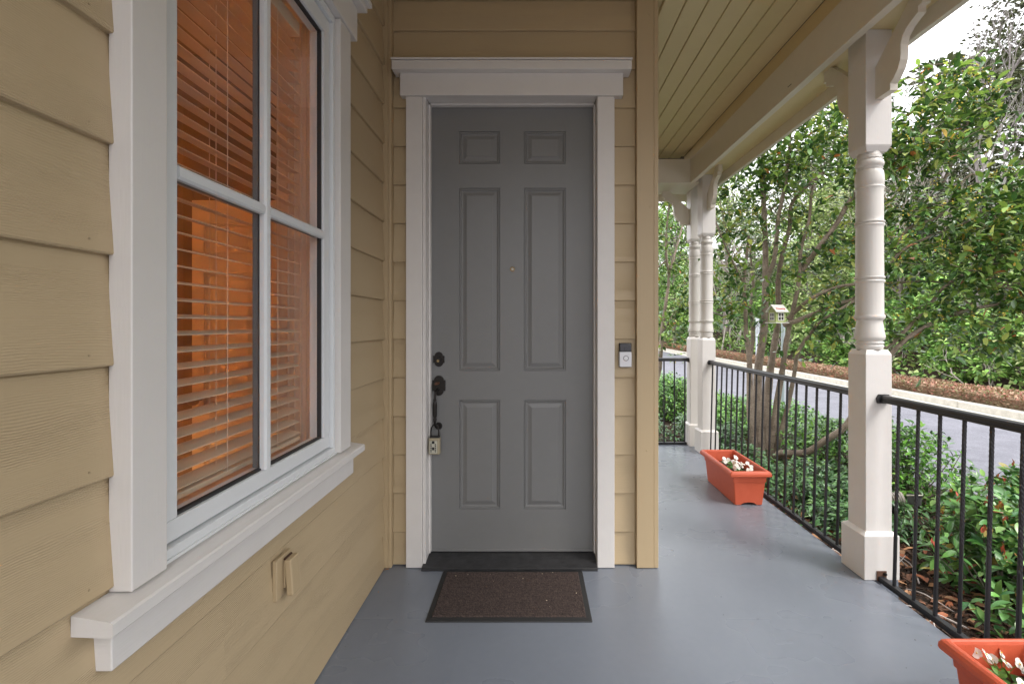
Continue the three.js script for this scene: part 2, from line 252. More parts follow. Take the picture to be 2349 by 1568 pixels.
// ------------------------------------------------------------------ house walls with lapped planks
const lapY = (k) => 0.181 + 0.2085 * k;
const lap = (y0, y1) => [[0, y0], [0.0135, y0], [0.0155, y0 + 0.003], [0.0012, y1 + 0.004], [0, y1 + 0.004]];
{
  const R = rng(5);
  const left = thing('house_wall', 'tan lapped plank wall holding the white window', 'wall', [-0.8, 0, 0.5]);
  const gx = -0.8045;
  part('sheathing', merge(box(-0.92, gx - 0.002, -0.05, 0.79, -1.5, 2.53), box(-0.92, gx - 0.002, 2.52, 3.1, -1.5, 2.53), box(-0.92, gx - 0.002, 0.79, 2.52, -1.5, 0.95), box(-0.92, gx - 0.002, 0.79, 2.52, 1.85, 2.53)), M.siding[0], left);
  const F1 = (a, b, s) => [gx + a, b, -s];
  for (let k = -1; k < 14; k++) {
    const y0 = Math.max(0.004, lapY(k)), y1 = Math.min(lapY(k + 1), 3.055), runs = k >= 3 && k <= 11 ? [[-1.5, 0.93], [1.87, 2.484]] : [[-1.5, 2.484]];
    for (const [a, b] of runs) part('siding_board', sweep(lap(y0, y1), a, b, F1, R() * 5, R() * 5), M.siding[Math.floor(R() * 3)], left);
    for (const z of k >= 3 && k <= 11 ? [0.84] : []) part('nail_head', cyl(V(gx + 0.012, y0 + 0.022, z - 0.01), V(gx + 0.0153, y0 + 0.022, z - 0.01), 0.0028, 0.002, 8), M.siding[0], left);
  }
  part('corner_trim', box(gx, -0.772, 0.004, 3.058, 2.486, 2.522, 0.003), M.tanTrim, left);

  const front = thing('house_wall', 'tan lapped plank wall around the grey front door', 'wall', [-0.1, 0, 2.6]);
  const gz = 2.5355;
  part('sheathing', merge(box(-0.8, -0.60, 0, 3.1, gz + 0.002, 2.66), box(0.355, 0.645, 0, 3.1, gz + 0.002, 2.66), box(-0.60, 0.355, 2.535, 3.1, gz + 0.002, 2.66)), M.siding[1], front);
  const F2 = (a, b, s) => [s, b, -(gz - a)];
  for (let k = -1; k < 14; k++) {
    const y0 = Math.max(0.006, lapY(k)), y1 = Math.min(lapY(k + 1), 3.055), runs = k <= 10 ? [[-0.754, -0.62], [0.40, 0.554]] : k === 11 ? [[-0.754, -0.62], [-0.62, 0.40], [0.40, 0.554]] : [[-0.754, 0.554]];
    for (const [a, b] of k === 11 ? [[-0.754, 0.554]] : runs) {
      const yy = k === 11 ? [Math.max(y0, 2.4745), y1] : [y0, y1];
      if (k === 11) { part('siding_board', sweep(lap(yy[0], yy[1]), -0.754, -0.62, F2, R() * 5, R() * 5), M.siding[1], front); part('siding_board', sweep(lap(yy[0], yy[1]), 0.40, 0.554, F2, R() * 5, R() * 5), M.siding[1], front); continue; }
      part('siding_board', sweep(lap(yy[0], yy[1]), a, b, F2, R() * 5, R() * 5), M.siding[Math.floor(R() * 3)], front);
    }
  }
  part('corner_trim', box(-0.7715, -0.7545, 0.004, 3.058, 2.486, gz, 0.003), M.tanTrim, front);
  part('corner_board', box(0.556, 0.647, 0.003, 3.058, 2.488, gz, 0.003), M.tanTrim, front);
  part('corner_board', box(0.6475, 0.672, 0.003, 3.058, 2.4895, 2.60, 0.003), M.tanTrim, front);
  for (const [x, y] of [[0.622, 2.955], [0.628, 1.93], [0.61, 0.63]]) part('nail_head', cyl(V(x, y, 2.4885), V(x, y, 2.4858), 0.005, 0.004, 10), M.tanTrim, front);
  const side = thing('house_wall', 'tan plank wall leading back beyond the front door corner', 'wall', [0.6, 0, 4]);
  part('sheathing', box(0.52, 0.6425, 0, 3.1, 2.662, 5.1), M.siding[0], side);
  for (let k = -1; k < 14; k++) part('siding_board', sweep(lap(Math.max(0.006, lapY(k)), Math.min(lapY(k + 1), 3.055)), 2.602, 5.1, (a, b, s) => [0.643 + a, b, -s], k, k * 0.3), M.siding[1], side);
}

// ------------------------------------------------------------------ window with blind, and the lit room behind it
{
  const w = thing('window', 'white framed four-pane window with deep sill in the tan wall', 'window', [-0.79, 0.67, 1.4]);
  const cx = -0.755;
  part('casing', box(-0.8, cx, 0.797, 2.505, 0.878, 0.964, 0.003), M.white, w);
  part('casing', box(-0.8, cx, 0.797, 2.505, 1.832, 1.935, 0.003), M.white, w);
  const head = part('head_casing', box(-0.8, -0.748, 2.507, 2.645, 0.845, 1.99, 0.003), M.whiteH, w);
  part('cornice', merge(box(-0.8, -0.715, 2.647, 2.675, 0.815, 2.02, 0.004), box(-0.8, -0.70, 2.6765, 2.70, 0.80, 2.035, 0.004)), M.whiteH, head);
  const st = sweep([[-0.8, 0.760], [-0.73, 0.757], [-0.727, 0.760], [-0.727, 0.781], [-0.731, 0.785], [-0.8, 0.796]], 0.807, 2.018, (a, b, s) => [a, b, -s]);
  part('stool', st, M.whiteH, w);
  part('apron', box(-0.8, -0.765, 0.670, 0.7595, 0.847, 1.99, 0.003), M.whiteH, w);
  // outer frame
  const z0 = 0.966, z1 = 1.83, fx = -0.776;
  part('frame', merge(box(-0.86, fx, 0.797, 0.8215, z0, z1, 0.002), box(-0.86, fx, 2.475, 2.505, z0, z1, 0.002), box(-0.86, fx, 0.822, 2.4745, z0, z0 + 0.018, 0.002), box(-0.86, fx, 0.822, 2.4745, z1 - 0.018, z1, 0.002)), M.vinyl, w);
  part('sill_track', box(-0.80, -0.769, 0.7965, 0.803, z0, z1), M.vinyl, w);
  const gy0 = 0.873, gy1 = 2.41, gz0 = 1.036, gz1 = 1.762, sx = -0.789;
  const sash = part('sash', merge(box(-0.845, sx, 0.8265, gy0, z0 + 0.02, z1 - 0.02, 0.003), box(-0.845, sx, gy1, 2.472, z0 + 0.02, z1 - 0.02, 0.003), box(-0.845, sx, gy0 + 0.0005, gy1 - 0.0005, z0 + 0.02, gz0, 0.003), box(-0.845, sx, gy0 + 0.0005, gy1 - 0.0005, gz1, z1 - 0.02, 0.003)), M.vinyl, w);
  part('gasket', merge(box(-0.813, -0.7985, gy0, gy0 + 0.006, gz0, gz1), box(-0.813, -0.7985, gy1 - 0.006, gy1, gz0, gz1), box(-0.813, -0.7985, gy0 + 0.006, gy1 - 0.006, gz0, gz0 + 0.006), box(-0.813, -0.7985, gy0 + 0.006, gy1 - 0.006, gz1 - 0.006, gz1)), M.gasket, sash);
  const mz = 1.385, my = 1.64, hw = 0.015;
  part('muntin', sweep([[-0.803, mz - hw], [-0.790, mz - hw], [-0.784, mz - hw + 0.006], [-0.784, mz + hw - 0.006], [-0.790, mz + hw], [-0.803, mz + hw]], gy0 + 0.001, gy1 - 0.001, (a, b, s) => [a, s, -b]), M.vinyl, w);
  for (const [a, b] of [[gz0 + 0.001, mz - hw - 0.0005], [mz + hw + 0.0005, gz1 - 0.001]]) part('muntin', sweep([[-0.803, my - hw], [-0.790, my - hw], [-0.785, my - hw + 0.006], [-0.785, my + hw - 0.006], [-0.790, my + hw], [-0.803, my + hw]], a, b, (p, q, s) => [p, q, -s]), M.vinyl, w);
  part('inner_muntin', box(-0.826, -0.8085, gy0 + 0.006, gy1 - 0.006, mz - 0.011, mz + 0.011), M.spacer, w);
  part('inner_muntin', box(-0.826, -0.809, my - 0.011, my + 0.011, gz0 + 0.006, mz - 0.0115), M.spacer, w);
  part('inner_muntin', box(-0.826, -0.809, my - 0.011, my + 0.011, mz + 0.0115, gz1 - 0.006), M.spacer, w);
  for (const [a, b] of [[gz0, mz], [mz, gz1]]) for (const [c, d] of [[gy0, my], [my, gy1]]) {
    const g = new THREE.PlaneGeometry(b - a - 0.004, d - c - 0.004); g.rotateY(Math.PI / 2); g.translate(-0.8055, (c + d) / 2, -(a + b) / 2);
    part('pane', g, M.glass, w);
  }
  const woodTrim = std({ color: lin(0.66, 0.55, 0.43), roughness: 0.5, bumpMap: brushV, bumpScale: 0.001 });
  const rev = part('jamb_lining', merge(box(-1.0, -0.861, 0.79, 0.83, z0 - 0.01, z1 + 0.02), box(-1.0, -0.861, 2.475, 2.52, z0 - 0.01, z1 + 0.02), box(-1.0, -0.861, 0.83, 2.475, z0 - 0.016, z0 + 0.012), box(-1.0, -0.861, 0.83, 2.475, z1 - 0.012, z1 + 0.02)), woodTrim, w);
  for (const [x, r] of [[-0.885, 0.004], [-0.905, 0.006], [-0.93, 0.004], [-0.955, 0.005]]) part('moulding', cyl(V(x, 0.835, z1 - 0.012), V(x, 2.47, z1 - 0.012), r, r, 8), woodTrim, rev);

  const b = thing('window_blind', 'cream horizontal slat blind hanging half open inside the window', 'blind', [-0.89, 0.87, 1.35]);
  const tilt = 10.6 * Math.PI / 180, sl0 = 0.982, sl1 = 1.735;
  const pts = []; for (let i = 0; i <= 6; i++) { const a = -0.025 + i * 0.05 / 6; pts.push([a, 0.0022 - 3.2 * a * a]); } for (let i = 6; i >= 0; i--) { const a = -0.025 + i * 0.05 / 6; pts.push([a, -0.0004 - 3.2 * a * a]); }
  const slatG = sweep(pts, sl0, sl1, (a, c, s) => [-a * Math.cos(tilt) - c * Math.sin(tilt), a * Math.sin(tilt) + c * Math.cos(tilt), -s]);
  const R = rng(9);
  for (let y = 0.905; y < 2.36; y += 0.0418) { const m = part('slat', slatG.clone().translate(-0.89, y, (R() - 0.5) * 0.004), M.slat, b); m.rotation.z = 0; }
  part('bottom_rail', box(-0.914, -0.866, 0.872, 0.888, sl0, sl1, 0.004), M.slat, b);
  part('headrail', box(-0.918, -0.866, 2.37, 2.42, sl0, sl1, 0.003), M.slat, b);
  for (const z of [1.06, 1.32, 1.58]) { part('ladder_cord', cyl(V(-0.8645, 0.885, z), V(-0.8645, 2.38, z), 0.0011, 0.0011, 6), M.cord, b); part('ladder_cord', cyl(V(-0.9155, 0.885, z), V(-0.9155, 2.38, z), 0.0011, 0.0011, 6), M.cord, b); part('lift_cord', cyl(V(-0.893, 0.885, z - 0.006), V(-0.893, 2.38, z - 0.006), 0.0012, 0.0012, 6), M.cord, b); }

  // the room
  const wallM = std({ color: lin(0.24, 0.17, 0.105), roughness: 0.85 }), ceilM = std({ color: lin(0.34, 0.265, 0.185), roughness: 0.9 }), floorM = std({ color: lin(0.20, 0.12, 0.07), roughness: 0.5 }), doorM = std({ color: lin(0.72, 0.62, 0.48), roughness: 0.5 });
  struct('interior_floor', box(-4.3, -0.93, -0.15, -0.06, -1.2, 2.62), floorM, 'floor of the lit room');
  struct('interior_ceiling', box(-4.3, -0.93, 2.72, 2.8, -1.2, 2.62), ceilM, 'ceiling of the lit room');
  struct('interior_wall', box(-4.42, -0.93, -0.15, 2.8, 2.45, 2.56), wallM, 'brown far wall of the lit room');
  struct('interior_wall', box(-4.42, -0.93, -0.15, 2.8, -1.32, -1.21), wallM, 'near wall of the lit room');
  struct('interior_wall', box(-4.42, -4.31, -0.15, 2.8, -1.2, 2.44), wallM, 'left wall of the lit room');
  struct('interior_wall', merge(box(-0.94, -0.9205, -0.15, 0.789, -1.2, 2.44), box(-0.94, -0.9205, 2.521, 2.8, -1.2, 2.44), box(-0.94, -0.9205, 0.789, 2.521, -1.2, 0.949), box(-0.94, -0.9205, 0.789, 2.521, 1.851, 2.44)), wallM, 'window wall of the lit room');
  const id = thing('interior_door', 'white panelled room door lit orange behind the blinds', 'door', [-1.37, -0.06, 2.42]);
  panelDoor(id, -1.765, -0.985, -0.05, 1.945, 2.415, 2.448, [[-1.705, -1.435], [-1.325, -1.06]], [[1.665, 1.825], [0.88, 1.57], [0.1, 0.72]], doorM);
  part('handle', merge(cyl(V(-1.72, 0.92, 2.415), V(-1.72, 0.92, 2.375), 0.012, 0.012, 12), new THREE.SphereGeometry(0.028, 16, 12).translate(-1.72, 0.92, -2.36)), M.brass, id);
  part('door_casing', merge(box(-1.84, -1.772, -0.05, 2.02, 2.432, 2.449, 0.003), box(-1.771, -0.975, 1.952, 2.02, 2.432, 2.449, 0.003)), wallM, id);
  const wo = thing('wall_phone', 'dark narrow handset hanging on the room wall behind the blinds', 'phone', [-1.0, 1.9, 2.0]);
  part('body', box(-0.968, -0.9405, 1.86, 2.02, 1.86, 1.905, 0.012), M.gasket, wo);
  part('handset', box(-0.99, -0.9685, 1.87, 2.01, 1.868, 1.897, 0.01), M.gasket, wo);
  // floor lamp of the room
  const lx = -2.6, lz = 1.0, lamp = thing('floor_lamp', 'warm lit floor lamp in the room behind the window', 'lamp', [lx, -0.06, lz]);
  part('foot', cyl(V(lx, -0.06, lz), V(lx, -0.035, lz), 0.14, 0.13, 28), M.bronze, lamp);
  part('pole', cyl(V(lx, -0.035, lz), V(lx, 1.44, lz), 0.011, 0.009, 12), M.bronze, lamp);
  part('shade', new THREE.LatheGeometry([[0.19, 1.40], [0.12, 1.66], [0.118, 1.66], [0.187, 1.40]].map(([q, c]) => new THREE.Vector2(q, c)), 32).translate(lx, 0, -lz), new THREE.MeshPhysicalMaterial({ color: lin(0.85, 0.72, 0.52), roughness: 0.95, transmission: 0.55, thickness: 0 }), lamp);
  part('bulb', new THREE.SphereGeometry(0.04, 18, 14).translate(lx, 1.50, -lz), std({ color: 0x000000, emissive: lin(1, 0.45, 0.13), emissiveIntensity: 1.5 }), lamp);
  const pl = new THREE.PointLight(new THREE.Color().setRGB(1, 0.45, 0.15), 3.0, 0, 2); pl.position.set(lx, 1.50, -lz); pl.castShadow = true; pl.shadow.radius = 2; scene.add(pl);
}
function panelGeo(x0, x1, y0, y1, Z, prof) {                     // nested rectangles stepping in and back
  const P = []; const q = (a, b, c, d) => P.push(...a, ...b, ...c, ...a, ...c, ...d);
  const rc = ([i, d]) => [[x0 + i, y0 + i, -(Z + d)], [x1 - i, y0 + i, -(Z + d)], [x1 - i, y1 - i, -(Z + d)], [x0 + i, y1 - i, -(Z + d)]];
  for (let k = 0; k < prof.length - 1; k++) { const A = rc(prof[k]), B = rc(prof[k + 1]); for (let j = 0; j < 4; j++) { const n = (j + 1) % 4; q(A[j], A[n], B[n], B[j]); } }
  const E = rc(prof[prof.length - 1]); q(E[0], E[1], E[2], E[3]);
  const g = new THREE.BufferGeometry(); g.setAttribute('position', new THREE.Float32BufferAttribute(P, 3)); const o = metreUV(g); o.computeVertexNormals(); return o;
}
function panelDoor(t, x0, x1, y0, y1, Z, Zb, cols, rows, mat) {
  const s = new THREE.Shape([[x0, y0], [x1, y0], [x1, y1], [x0, y1]].map(([a, b]) => new THREE.Vector2(a, b)));
  for (const [a, b] of cols) for (const [c, d] of rows) s.holes.push(new THREE.Path([[a, c], [a, d], [b, d], [b, c]].map(([p, q]) => new THREE.Vector2(p, q))));
  const g = new THREE.ExtrudeGeometry(s, { depth: Zb - Z, bevelEnabled: false }); g.translate(0, 0, -Zb);
  part('slab', metreUV(g), mat, t);
  const prof = [[0, 0], [0.0015, 0.007], [0.0045, 0.0075], [0.0065, 0.003], [0.0105, 0.003], [0.013, 0.008], [0.018, 0.011], [0.023, 0.011], [0.042, 0.0055], [0.0425, 0.0035], [0.044, 0.0035]];
  for (const [a, b] of cols) for (const [c, d] of rows) part('panel', panelGeo(a, b, c, d, Z, prof), mat, t);
}

// ------------------------------------------------------------------ front door and its white surround
{
  const d = thing('front_door', 'tall grey six-panel front door with dark bronze hardware', 'door', [-0.114, 0.03, 2.62]);
  const DZ = 2.60;
  panelDoor(d, -0.572, 0.343, 0.040, 2.522, DZ, 2.645, [[-0.4107, -0.182], [-0.0486, 0.1847]], [[2.197, 2.379], [1.0448, 2.063], [0.2745, 0.882]], M.door);
  part('sweep', box(-0.572, 0.343, 0.0405, 0.055, DZ - 0.006, DZ - 0.0005, 0.002), M.door, d);
  const plate = (cx, cy, w, h, r, z) => { const s = new THREE.Shape(), a = w / 2, b = h / 2, k = a * 0.74, n = b - k; s.moveTo(-a, -n * 0.95); s.lineTo(-k, -n * 0.95); s.absarc(0, -n * 0.95, k, Math.PI, 2 * Math.PI); s.lineTo(a, -n * 0.95); s.lineTo(a, n * 0.95); s.lineTo(k, n * 0.95); s.absarc(0, n * 0.95, k, 0, Math.PI); s.lineTo(-a, n * 0.95); s.closePath(); const g = new THREE.ExtrudeGeometry(s, { depth: 0.004, bevelEnabled: true, bevelThickness: 0.0025, bevelSize: 0.002, bevelSegments: 3 }); return g.translate(cx, cy, -z + 0.002); };
  const db = part('deadbolt', plate(-0.523, 1.109, 0.058, 0.080, 0, DZ), M.bronze, d);
  part('cylinder', cyl(V(-0.523, 1.106, DZ), V(-0.523, 1.106, DZ - 0.018), 0.019, 0.017, 24), M.bronze, db);
  part('keyway', cyl(V(-0.525, 1.101, DZ - 0.017), V(-0.525, 1.101, DZ - 0.0205), 0.0075, 0.007, 16), M.brass, db);
  const hs = part('handle_set', plate(-0.5225, 0.963, 0.069, 0.110, 0, DZ), M.bronze, d);
  part('thumb_latch', sweep([[-0.012, -0.003], [-0.004, -0.006], [0.010, -0.003], [0.014, 0.001], [0.004, 0.004], [-0.010, 0.003]], 0, 0.035, (a, b, s) => [-0.529 + a, 0.981 + b - s * 0.15, -(DZ - 0.005 - s)]), M.rust, hs);
  const gp = [V(-0.5275, 0.938, DZ), V(-0.530, 0.943, DZ - 0.03), V(-0.533, 0.925, DZ - 0.052), V(-0.534, 0.895, DZ - 0.058)];
  part('grip', merge(limb(gp, 0.007, 0.006, 12, 14), new THREE.LatheGeometry([[0.006, 0], [0.0095, 0.004], [0.0095, 0.009], [0.006, 0.013], [0.0105, 0.017], [0.0118, 0.03], [0.0118, 0.085], [0.0105, 0.098], [0.006, 0.102], [0.0105, 0.108], [0.0095, 0.122], [0.006, 0.132]].map(([r, y]) => new THREE.Vector2(r, -y)), 18).translate(-0.534, 0.897, -(DZ - 0.058)), limb([V(-0.534, 0.768, DZ - 0.058), V(-0.533, 0.750, DZ - 0.052), V(-0.529, 0.738, DZ - 0.035), V(-0.525, 0.738, DZ)], 0.0065, 0.006, 12, 14)), M.bronze, hs);
  part('rosette', cyl(V(-0.525, 0.737, DZ), V(-0.525, 0.737, DZ - 0.01), 0.021, 0.017, 24), M.bronze, hs);
  const ph = part('peephole', new THREE.TorusGeometry(0.0105, 0.0032, 10, 24).translate(-0.1135, 1.611, -(DZ - 0.002)), M.brass, d);
  part('lens', new THREE.SphereGeometry(0.008, 16, 10).scale(1, 1, 0.5).translate(-0.1135, 1.611, -DZ), M.steel, ph);

  const s = thing('door_surround', 'white painted casing with projecting head around the front door', 'door frame', [-0.114, 0, 2.5]);
  part('casing', box(-0.678, -0.591, 0.003, 2.5205, 2.49, 2.54, 0.003), M.white, s);
  part('casing', box(0.346, 0.4375, 0.003, 2.5205, 2.49, 2.54, 0.003), M.white, s);
  const hd = part('head_board', box(-0.708, 0.482, 2.5215, 2.664, 2.482, 2.53, 0.003), M.whiteH, s);
  part('cornice', box(-0.741, 0.52, 2.640, 2.688, 2.442, 2.53, 0.004), M.whiteH, hd);
  part('drip_cap', box(-0.744, 0.523, 2.690, 2.70, 2.438, 2.53, 0.002), M.whiteH, hd);
  part('jamb', box(-0.590, -0.574, 0.003, 2.5235, 2.50, 2.66, 0.002), M.white, s);
  part('jamb', box(0.3445, 0.357, 0.003, 2.5235, 2.50, 2.66, 0.002), M.white, s);
  part('jamb', box(-0.5735, 0.344, 2.524, 2.536, 2.50, 2.66, 0.002), M.whiteH, s);
  part('stop', box(-0.5735, -0.563, 0.045, 2.512, 2.565, 2.598, 0.002), M.white, s);
  part('stop', box(0.336, 0.344, 0.045, 2.512, 2.565, 2.598, 0.002), M.white, s);
  part('stop', box(-0.5625, 0.3355, 2.5095, 2.523, 2.565, 2.598, 0.002), M.whiteH, s);
  const th = single('threshold', sweep([[2.462, 0.001], [2.462, 0.012], [2.468, 0.016], [2.488, 0.018], [2.53, 0.030], [2.60, 0.037], [2.66, 0.037], [2.66, 0.001]], -0.589, 0.3435, (a, b, q) => [q, b, -a]), M.threshold, 'black scuffed metal threshold under the grey front door', 'threshold');
}
{ // the room behind the front door stays dark: close it
  struct('interior_wall', box(-0.79, 0.51, -0.05, 3.05, 2.67, 2.72), M.siding[0], 'wall closing the hall behind the front door');
}

// ------------------------------------------------------------------ things on the walls
{
  const k = thing('key_lock_box', 'beige push-button key lock box hanging from the door handle', 'lock box', [-0.53, 0.595, 2.535]);
  const zf = 2.528, zb = 2.562, x0 = -0.566, x1 = -0.505;
  part('body', box(x0, x1, 0.597, 0.686, zf, zb, 0.006), std({ color: lin(0.36, 0.31, 0.21), roughness: 0.45, bumpMap: fineB, bumpScale: 0.0005 }), k);
  part('top_cap', box(x0 + 0.004, x1 - 0.003, 0.6865, 0.695, zf + 0.003, zb - 0.003, 0.003), M.rubber, k);
  const f = part('face_plate', box(x0 + 0.006, x1 - 0.013, 0.604, 0.673, zf - 0.003, zf - 0.0003, 0.001), std({ color: lin(0.52, 0.51, 0.42), roughness: 0.4 }), k);
  for (let r = 0; r < 5; r++) for (const x of [x0 + 0.015, x1 - 0.022]) part('button', cyl(V(x, 0.615 + r * 0.0095, zf - 0.003), V(x, 0.615 + r * 0.0095, zf - 0.006), 0.0034, 0.003, 10), M.rubber, f);
  part('latch', box(x0 + 0.021, x1 - 0.028, 0.623, 0.638, zf - 0.006, zf - 0.003, 0.001), M.rubber, f);
  part('latch', box(x0 + 0.020, x1 - 0.027, 0.658, 0.672, zf - 0.007, zf - 0.003, 0.001), M.rubber, f);
  part('shackle', limb([V(-0.556, 0.69, 2.546), V(-0.556, 0.725, 2.546), V(-0.548, 0.748, 2.547), V(-0.5345, 0.757, 2.547), V(-0.521, 0.748, 2.547), V(-0.514, 0.725, 2.546), V(-0.514, 0.69, 2.546)], 0.0042, 0.0042, 10, 30), M.bronze, k);

  const b = thing('doorbell', 'silver and black video doorbell on the tan siding beside the casing', 'doorbell', [0.497, 1.075, 2.51]);
  part('body', box(0.465, 0.529, 1.075, 1.2035, 2.492, 2.519, 0.003), M.rubber, b);
  const fp = part('front_cover', box(0.4655, 0.5285, 1.0765, 1.156, 2.4895, 2.4915, 0.001), std({ color: lin(0.62, 0.62, 0.63), roughness: 0.38, metalness: 0.35 }), b);
  part('side_cover', box(0.4635, 0.4645, 1.0765, 1.156, 2.4915, 2.516), std({ color: lin(0.55, 0.55, 0.56), roughness: 0.4, metalness: 0.35 }), b);
  part('button_ring', new THREE.TorusGeometry(0.0132, 0.0014, 8, 32).translate(0.498, 1.122, -2.4892), M.spacer, fp);
  part('button', cyl(V(0.498, 1.122, 2.4893), V(0.498, 1.122, 2.4878), 0.0112, 0.0106, 28), std({ color: lin(0.7, 0.7, 0.71), roughness: 0.35, metalness: 0.2 }), fp);
  const lens = part('camera_lens', cyl(V(0.497, 1.172, 2.491), V(0.497, 1.172, 2.488), 0.0085, 0.0075, 24), new THREE.MeshPhysicalMaterial({ color: lin(0.01, 0.01, 0.012), roughness: 0.1, clearcoat: 1 }), b);
  part('lens_window', box(0.468, 0.526, 1.160, 1.200, 2.4905, 2.4915, 0.001), new THREE.MeshPhysicalMaterial({ color: lin(0.02, 0.02, 0.021), roughness: 0.2, clearcoat: 1 }), b);

  const o = thing('outlet_cover', 'tan painted outdoor outlet with its flap ajar on the planks', 'outlet', [-0.785, 0.43, 1.46]);
  part('back_plate', box(-0.797, -0.783, 0.452, 0.578, 1.425, 1.512, 0.003), M.tanTrim, o);
  part('socket', box(-0.7825, -0.776, 0.475, 0.560, 1.462, 1.503, 0.002), M.tanTrim, o);
  const fl = part('flap', box(-0.780, -0.7585, 0.452, 0.565, 1.456, 1.508, 0.005), M.tanTrim, o);
  fl.geometry = fl.geometry.clone(); const og = origin.get(o), hy = 0.567;
  fl.geometry.translate(og.x + 0.779, og.y - hy, 0).rotateZ(0.075).translate(-og.x - 0.779 + 0.002, -og.y + hy, 0);
  part('hinge', cyl(V(-0.778, 0.566, 1.462), V(-0.778, 0.566, 1.503), 0.0035, 0.0035, 10), M.rust, o);
}

// ------------------------------------------------------------------ doormat
{
  const m = thing('doormat', 'brown ribbed doormat with black rubber edge before the door', 'doormat', [-0.106, 0, 2.28]);
  const x0 = -0.472, x1 = 0.262, za = 2.038, zb = 2.458, e = 0.024;
  part('rubber_edge', rings([[(x1 - x0) / 2, (zb - za) / 2, 0.001], [(x1 - x0) / 2 - 0.003, (zb - za) / 2 - 0.003, 0.005], [(x1 - x0) / 2 - e, (zb - za) / 2 - e, 0.008]], 0.004, 2).translate((x0 + x1) / 2, 0, -(za + zb) / 2), M.rubber, m);
  const R = rng(31), nx = 220, rib = 23, per = 6, nz = rib * per, P = [], C = [], I = [];
  for (let j = 0; j <= nz; j++) for (let i = 0; i <= nx; i++) {
    const ph = (j % per) / per, h = 0.0055 + 0.0105 * Math.pow(Math.max(0, Math.sin(Math.PI * ph)), 0.7) * (0.82 + 0.25 * R()) + 0.0012 * (R() - 0.5);
    const edge = i === 0 || j === 0 || i === nx || j === nz;
    P.push(lerp(x0 + e, x1 - e, i / nx) + (R() - 0.5) * 0.0015, edge ? 0.006 : h, -lerp(za + e, zb - e, j / nz) + (R() - 0.5) * 0.001);
    const v = 0.55 + R() * 0.9, w = R() < 0.3 ? 0.55 : 1; C.push(0.060 * v * w, 0.0425 * v * w, 0.0365 * v * w);
  }
  for (let j = 0; j < nz; j++) for (let i = 0; i < nx; i++) { const a = j * (nx + 1) + i, b = a + nx + 1; I.push(a, a + 1, b, b, a + 1, b + 1); }
  const g = new THREE.BufferGeometry(); g.setAttribute('position', new THREE.Float32BufferAttribute(P, 3)); g.setAttribute('color', new THREE.Float32BufferAttribute(C, 3)); g.setIndex(I); g.computeVertexNormals();
  part('carpet', g, new THREE.MeshStandardMaterial({ vertexColors: true, roughness: 1 }), m);
  const bits = []; for (let i = 0; i < 12; i++) { const s = 0.001 + R() * 0.0016, q = new THREE.TetrahedronGeometry(s * 1.5).scale(1.6, 0.5, 1); q.rotateY(R() * 6); bits.push(q.translate(lerp(x0 + 0.03, x1 - 0.03, R()), 0.0165, -lerp(za + 0.03, zb - 0.03, R()))); }
  part('crumbs', merge(bits), std({ color: lin(0.55, 0.45, 0.33), roughness: 0.9 }), m).userData.kind = 'stuff';
}

